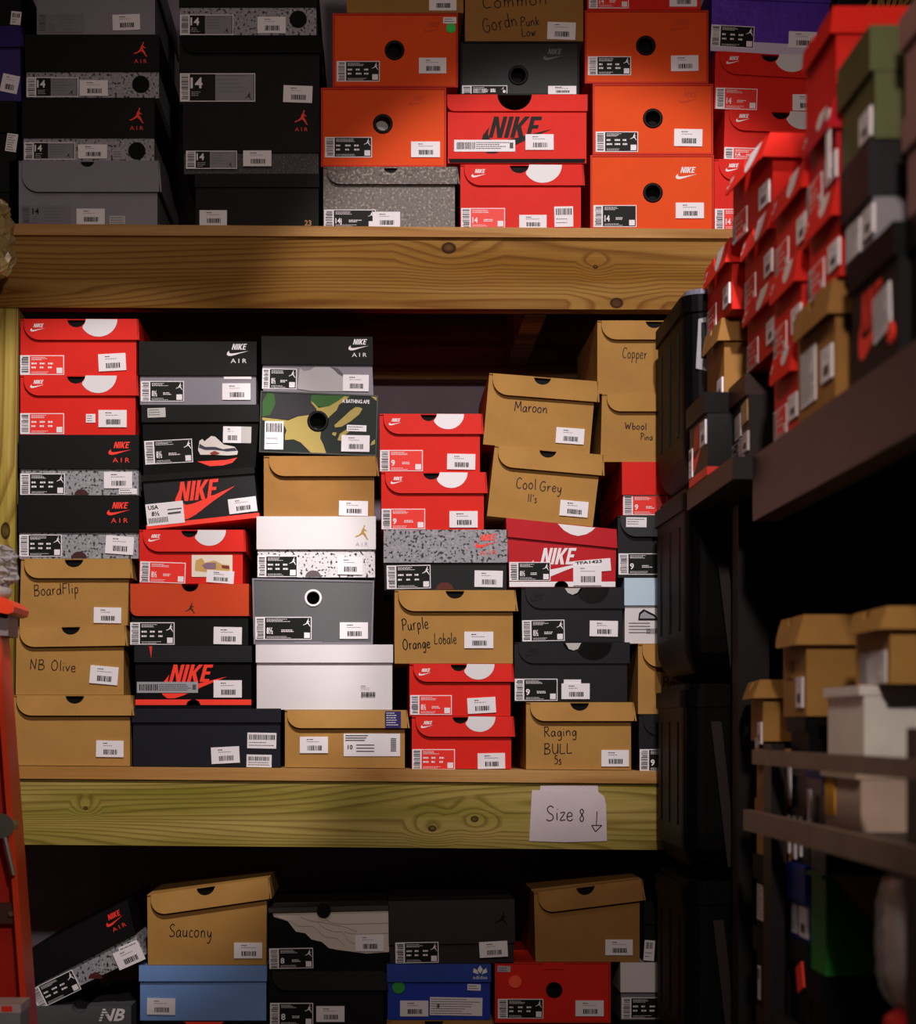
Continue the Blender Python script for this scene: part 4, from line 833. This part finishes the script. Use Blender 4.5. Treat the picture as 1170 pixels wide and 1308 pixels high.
# second column
side(957, .505, z(.0006), z(.122), 'deep', 'dark maroon shoe box covered in white stickers, second column of the side shelf', lid=22, col=MAROON, lidm=paper('#3a1418', .45),
     W=94, decs=[('L',20,34,52,58,PW,3,'lines'), ('L',44,60,70,84,PW,-3,'lines'), ('L',56,26,88,48,flat('#d8b27a'),4,'lines'), ('P',66,58,94,78), ('S',3,62,42,88,'k','')])
side(993, .505, z(.1225), z(.2115), 'red', 'lower red shoe box in the second column of the side shelf, on the maroon one', W=148, flare=.008)
side(990, .505, z(.212), z(.306), 'red', 'middle red shoe box in the second column of the side shelf', W=150)
side(980, .500, z(.3065), z(.402), 'red', 'red shoe box with a bright lid crowning the second column of the side shelf', W=150, rz=4, flare=.014)
# third column
for (uc, a_, b_, W_, t_) in ((1018, .0006, .101, 98, 'lowest red shoe box in the third column of the side shelf, touching its board'), (1024, .1015, .201, 118, 'red shoe box second from the board in the third column of the side shelf'), (1033, .2015, .3, 138, 'red shoe box at the top of the third column of the side shelf')):
    side(uc, .5, z(a_), z(b_), 'red', t_, W=W_, rz=0)
# fourth column
side(1067, .498, z(.0006), z(.128), 'card', 'kraft shoe box with a large white label on the side shelf board', col=KRAFT2, decs=[('L',14,38,72,86,PW,0,'lines'), ('P',96,50,134,78)], W=140)
side(1072, .498, z(.1285), z(.226), 'red', 'red shoe box above the kraft box with the large label', W=108)
side(1068, .498, z(.2265), z(.324), 'red', 'shoe box in darker red with a pale strip sticker, fourth column of the side shelf', W=104, col=RED_D, decs=[('L',96,10,108,66,PW,0,'')])
side(1068, .500, z(.3245), z(.425), 'card', 'red shoe box turned to the viewer at the top of the side shelf', W=112, col=RED, decs=[], flare=.004)
# nearest column
side(1148, .498, z(.0006), z(.125), 'deep', 'nearest black shoe box with red and white tick logo on the side shelf', lid=24, col=BLACK, lidm=BLK_D, W=138,
     decs=[('B', (30,60,30,64), (22,80,96,32), PORED, PORED), ('L',70,40,118,74,PW,6,'lines'), ('D',120,76,8,PORED)])
side(1116, .5, z(.1255), z(.2325), 'deep', 'black lidded shoe box with lavender grey base near the front of the side shelf', lid=42, col=GREY, lidm=BLACK2, W=88, decs=[('P',60,48,92,70), ('L',6,48,50,74,PW,0,'lines')])
side(1118, .5, z(.233), z(.346), 'deep', 'olive green shoe box on the black lidded one near the front of the side shelf', lid=34, col=OLIVE, lidm=OLIVE, W=104, decs=[('P',62,58,96,80)])
side(1245, .51, z(.0006), z(.125), 'deep', 'black shoe box closest to the viewer on the side shelf board', lid=24, col=BLACK, W=150)
side(1240, .51, z(.1255), z(.225), 'deep', 'dusky pink shoe box second from the board, closest to the viewer', lid=24, col=paper('#8d6a66', .5), W=150)
side(1236, .51, z(.2255), z(.325), 'deep', 'dusky pink shoe box topmost, closest to the viewer', lid=24, col=paper('#9a6f6b', .5), W=150)

# ---------------------------------------------------------------- lower side rack with guard rails
rk = sh2
SB('rail', (SX-.008, 1.5, EYE-.047), (SX+.002, 2.56, EYE-.028), METALB, rk)
SB('rail', (SX-.012, 1.5, EYE-.135), (SX-.002, 2.60, EYE-.108), METALB, rk)
SB('post', (SX-.001, 2.47, 0), (SX+.016, 2.52, EYE-.02), METALD, rk)
SB('post', (SX-.001, 1.62, 0), (SX+.016, 1.84, EYE-.0), METALD, rk)
SB('shelf_board', (SX+.017, 1.6, EYE-.40), (1.0, 2.66, EYE-.375), METALD, rk)
for yy in (1.64, 2.60): SB('post', (.96, yy, 0), (.99, yy+.03, EYE-.40), METALD, rk)
for a in ((SX+.0, 1.85, EYE-.40), ): SB('shelf_lip', a, (SX+.016, 2.469, EYE-.36), METALD, rk)
def lw(*a, **k): return side(*a, group=GR, **k)
zb = -.3745
lw(1006, .522, zb, -.270, 'deep', 'black box with small green dot on the lower rack board, farthest column', lid=24, col=BLACK, W=150, decs=[('D',90,40,6,flat('#9ad23a')), ('L',10,40,22,74,PW,0,'bars')])
lw(1006, .522, -.2695, -.172, 'deep', 'black shoe box with red tick logo in the farthest column of the lower rack', lid=24, col=BLK_D, W=150, decs=[('B',(40,50,26,60),(30,70,80,30),PORED,PORED), ('L',6,30,36,66,PW)])
lw(1006, .522, -.1715, -.095, 'card', 'red lidded kraft box behind the lower guard rail', flare=.001, W=150, decs=[], lidm=KRAFT2)
lw(1006, .522, -.0945, -.027, 'card', 'small kraft box seen between the two guard rails', flare=.001, W=150, decs=[], col=KRAFT2)
side(984, .522, -.0175, .064, 'card', 'leaning kraft shoe box with two stickers above the upper guard rail, farthest', group=GR, W=138, rz=-6, decs=[('P',96,42,134,64), ('L',60,58,92,80,PW)], flare=.010)
lw(1034, .525, zb, -.262, 'deep', 'black box with red flap in the second column of the lower rack', lid=22, col=BLACK, W=80, decs=[('L',50,20,76,44,PORED,20,'')])
lw(1034, .525, -.2615, -.168, 'deep', 'deep blue shoe box with white sticker in the lower rack', lid=34, col=ADIB, W=80, decs=[('P',44,38,78,66), ('L',10,38,30,66,PW)])
lw(1034, .525, -.1675, -.098, 'deep', 'dark box with white strip stickers below the lower guard rail', lid=12, col=BLACK2, W=80, decs=[('L',10,8,18,44,PW,0,''), ('L',34,8,44,48,PW,0,''), ('L',60,8,68,44,PW,0,'')])
lw(1034, .525, -.0975, -.040, 'deep', 'dark purple box between the guard rails', lid=14, col=paper('#1d0f33', .45), W=80, decs=[('L',10,4,22,36,PW,0,'')])
lw(1030, .520, .0145, .137, 'card', 'tall kraft shoe box with flared lid above the guard rail', W=100, decs=[('P',64,56,90,84), ('L',20,40,44,56,KRAFT2,0,'')], flare=.011)
lw(1034, .525, -.0395, .014, 'deep', 'flat black box carrying the tall kraft box', lid=14, col=BLK_D, W=80)
lw(1055, .525, zb, -.290, 'deep', 'black box under the tan and green box in the lower rack', lid=24, col=BLK_D, W=60)
gb = lw(1055, .525, -.2895, -.172, 'deep', 'tan box with a large green triangle on its long side, in the lower rack', lid=3, col=GREEN, lidm=GREEN, W=60, depth=.30)
m = MB(); hw = 30*K; H_ = .1175; m.add([(hw+.002, .006, H_), (hw+.002, .297, H_), (hw+.002, .297, .0), (hw+.002, .11, .0)], [(0,3,2,1)], flat('#c08a3c'))
m.build('side_print', gb)
lw(1055, .525, -.1715, -.060, 'deep', 'dark purple box on the tan and green one, behind the guard rail', lid=14, col=paper('#1d0f33', .45), W=60, decs=[('L',10,10,22,60,PW,0,'')])
SB('shelf_board', (SX+.0, 1.85, EYE-.1235), (.95, 2.279, EYE-.1135), METALD, rk)
lw(1100, .525, -.113, -.034, 'deep', 'beige box with a yellow patch between the guard rails', lid=16, col=paper('#c4ab9a', .6), W=128, depth=.30, decs=[('L',4,18,40,50,flat('#e0a21c'),0,'')])
lw(1104, .525, -.0335, .046, 'deep', 'white box wrapped in clear plastic above the guard rail', lid=8, col=paper('#e2ded8', .4), W=128, depth=.30)
lw(1137, .540, .0465, .128, 'card', 'kraft shoe box with a white label at the right picture edge', W=110, decs=[('L',50,34,100,60,PW), ('L',20,34,44,60,PG)], flare=.009)
# plastic wrapped parcels hanging at the front of the rack
PLAS = bpy.data.materials.new('clear_plastic'); nt, b = nodes(PLAS)
b.inputs['Base Color'].default_value = (.9, .9, .92, 1); b.inputs['Roughness'].default_value = .12; b.inputs['Alpha'].default_value = .28; b.inputs['Specular IOR Level'].default_value = .9
def crumple(name, x0, y0, z0, x1, y1, z1, mat, parent, seed=1, amp=.006, n=9):
    rr = random.Random(seed); m = MB(); c = ((x0+x1)/2, (y0+y1)/2); vs = []; L_ = 14
    rings = []
    for j in range(L_ + 1):
        t = j / L_; sc = 1 - .35 * abs(2*t-1)**4
        rings.append([(c[0] + (x-c[0])*sc + rr.uniform(-amp, amp), c[1] + (y-c[1])*sc + rr.uniform(-amp, amp), z0 + (z1-z0)*t + rr.uniform(-amp, amp)*.3) for x, y, _ in rrect(x0, y0, x1, y1, min(x1-x0, y1-y0)*.3, 0, 5)])
    m.loft(rings, mat); o = m.build(name, parent, smooth=amp < .005); return o
pb = empty('plastic_parcel', (0, 0, 0), 'tall pale parcel wrapped in crinkled plastic in front of the lower rack boxes', 'parcel')
PALE = paper('#d2beb2', .5, .12, .5)
crumple('parcel', .503, 1.86, EYE-.27, .56, 1.955, EYE-.137, PALE, pb, 3, .0018)
crumple('wrapping', .497, 1.853, EYE-.275, .566, 1.962, EYE-.1362, PLAS, pb, 4, .0025)
pb.location = (0, 0, 0)
tag(crumple('parcel', .503, 1.86, EYE-.345, .56, 1.955, EYE-.277, RED, None, 5, .003), 'small red packet below the pale wrapped parcel', 'packet')

# ---------------------------------------------------------------- left edge: stepladder, bags
LX = lambda u, v, y: ((u-U0)*y/F, y, EYE + (V0-v)*y/F)
FIB = paper('#e8401a', .4, .06, .1); FIBD = paper('#b5210f', .42, .06, .1); ALU = flat('#8c8a84', .35, .8)
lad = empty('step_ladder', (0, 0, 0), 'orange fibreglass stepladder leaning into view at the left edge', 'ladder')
LY = 2.85
def bar(u0, v0, u1, v1, wl, wr, y0, y1, mat, name, par):
    """sloping rail from (u0, v0) to (u1, v1); wl / wr: pixels to each side"""
    m = MB(); p = []
    for (u, v) in ((u1, v1), (u0, v0)):
        for (du, y) in ((-wl, y0), (wr, y0), (wr, y1), (-wl, y1)):
            x, _, z_ = LX(u+du, v, LY); p.append((x, y, z_))
    m.hexa(p, mat); return m.build(name, par)
VB = V0 + EYE*F/LY
lean = lambda v: 1 + (v-830)*.0735
bar(lean(812), 812, lean(VB), VB, 8, 0, LY, LY+.075, FIB, 'rail_flange', lad)
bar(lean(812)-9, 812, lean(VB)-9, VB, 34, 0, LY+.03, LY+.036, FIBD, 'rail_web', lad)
bar(lean(812)-44, 812, lean(VB)-44, VB, 8, 0, LY, LY+.075, FIB, 'rail_flange', lad)
for v_ in (1168, 1440, 1712):
    u_ = lean(v_); m = MB()
    a = LX(u_-55, v_-13, LY); b_ = LX(u_-9, v_+13, LY); m.box((a[0], LY+.012, b_[2]), (b_[0], LY+.0295, a[2]), paper('#4a2a20', .5)); st_ = m.build('step', lad)
    m = MB(); c = LX(u_-13, v_, LY); m.tube([(c[0], LY+.006, c[2]), (c[0], LY+.0119, c[2])], .004, ALU, 10); m.build('rivet', st_)
m = MB(); c = LX(3, 1055, LY); m.tube([(c[0], LY-.006, c[2]), (c[0], LY+.0295, c[2])], .018, ALU, 18); m.build('hinge', lad)
m = MB(); m.tube([LX(6, 1070, LY-.01), LX(17, 1118, LY-.01)], .004, ALU); m.build('spreader_bar', lad)
# orange moulded top of the ladder
m = MB(); pts = [LX(-60, 758, LY), LX(6, 764, LY), LX(16, 769, LY), LX(21.5, 776, LY), LX(20, 783, LY), LX(13, 785.5, LY), LX(-60, 771, LY)]
m.prism([(p[0], p[2]) for p in pts], LY-.02, LY+.10, FIB); m.build('top_cap', lad)
m = MB(); pts = [LX(-60, 771, LY), LX(11, 783, LY), LX(10, 812, LY), LX(-60, 812, LY)]
m.prism([(p[0], p[2]) for p in pts], LY-.0, LY+.08, paper('#8a7a80', .5)); m.build('cap_bracket', lad)
m = MB(); 
def dome(u, v, ru, rv, y, mat, name, label, cat):
    c = LX(u, v, y); rx, rz = ru*y/F, rv*y/F; m = MB(); rings = []
    for i in range(9):
        a = R(-90 + 180*i/8*.999+.05); rr = random.Random(i)
        rings.append([(c[0] + rx*math.cos(a)*math.cos(t)*(1+rr.uniform(-.05,.05)), c[1] + rx*math.cos(a)*math.sin(t), c[2] + rz*math.sin(a)) for t in [2*math.pi*k/20 for k in range(20)]])
    m.loft(rings, mat); o = m.build(name, None, smooth=True); tag(o, label, cat); return o
GLASSY = bpy.data.materials.new('cloudy_plastic'); nt, b = nodes(GLASSY); b.inputs['Base Color'].default_value = lin('#a8a4a8'); b.inputs['Roughness'].default_value = .15; b.inputs['Alpha'].default_value = .6; b.inputs['Specular IOR Level'].default_value = .8
dome(-8, 757, 24, 12, LY+.04, GLASSY, 'plastic_tray', 'cloudy plastic tray lying on the orange ladder top', 'tray')
a_, b_ = LX(-40, 746, LY), LX(11, 694, LY); tag(crumple('plastic_wrap', a_[0], LY+.02, a_[2], b_[0], LY+.07, b_[2], GLASSY, None, 11, .007), 'crumpled clear plastic wrap on the tray above the ladder top', 'plastic wrap')
bg = empty('plastic_bag', (0, 0, 0), 'crumpled yellowish plastic bag hanging beside the top beam at the left edge', 'bag')
BAGM = paper('#a08a58', .3, .25, .8, .6)
a, b2 = LX(-40, 352, 3.19), LX(15, 258, 3.19); crumple('bag_body', a[0], 3.16, a[2], b2[0], 3.22, b2[2], BAGM, bg, 8, .006)
# carton with printed top standing by the ladder foot
a, b2 = LX(-70, 1308, 2.72), LX(26, 1283, 2.72)
m = MB(); m.box((a[0], 2.72, EYE-.86), (b2[0], 2.79, b2[2]-.012), paper('#8e8a90', .5)); o = m.build('body', None)
ct = empty('small_carton', (0, 0, 0), 'grey and red printed carton beside the ladder at the lower left corner', 'carton'); o.parent = ct
m = MB(); m.box((a[0]-.001, 2.719, b2[2]-.012), (b2[0]+.001, 2.791, b2[2]), paper('#c4b4b4', .45)); m.build('lid', ct)
m = MB(); m.box((LX(2,0,2.72)[0], 2.7185, b2[2]-.010), (LX(16,0,2.72)[0], 2.719, b2[2]-.002), PORED); m.build('print', ct)
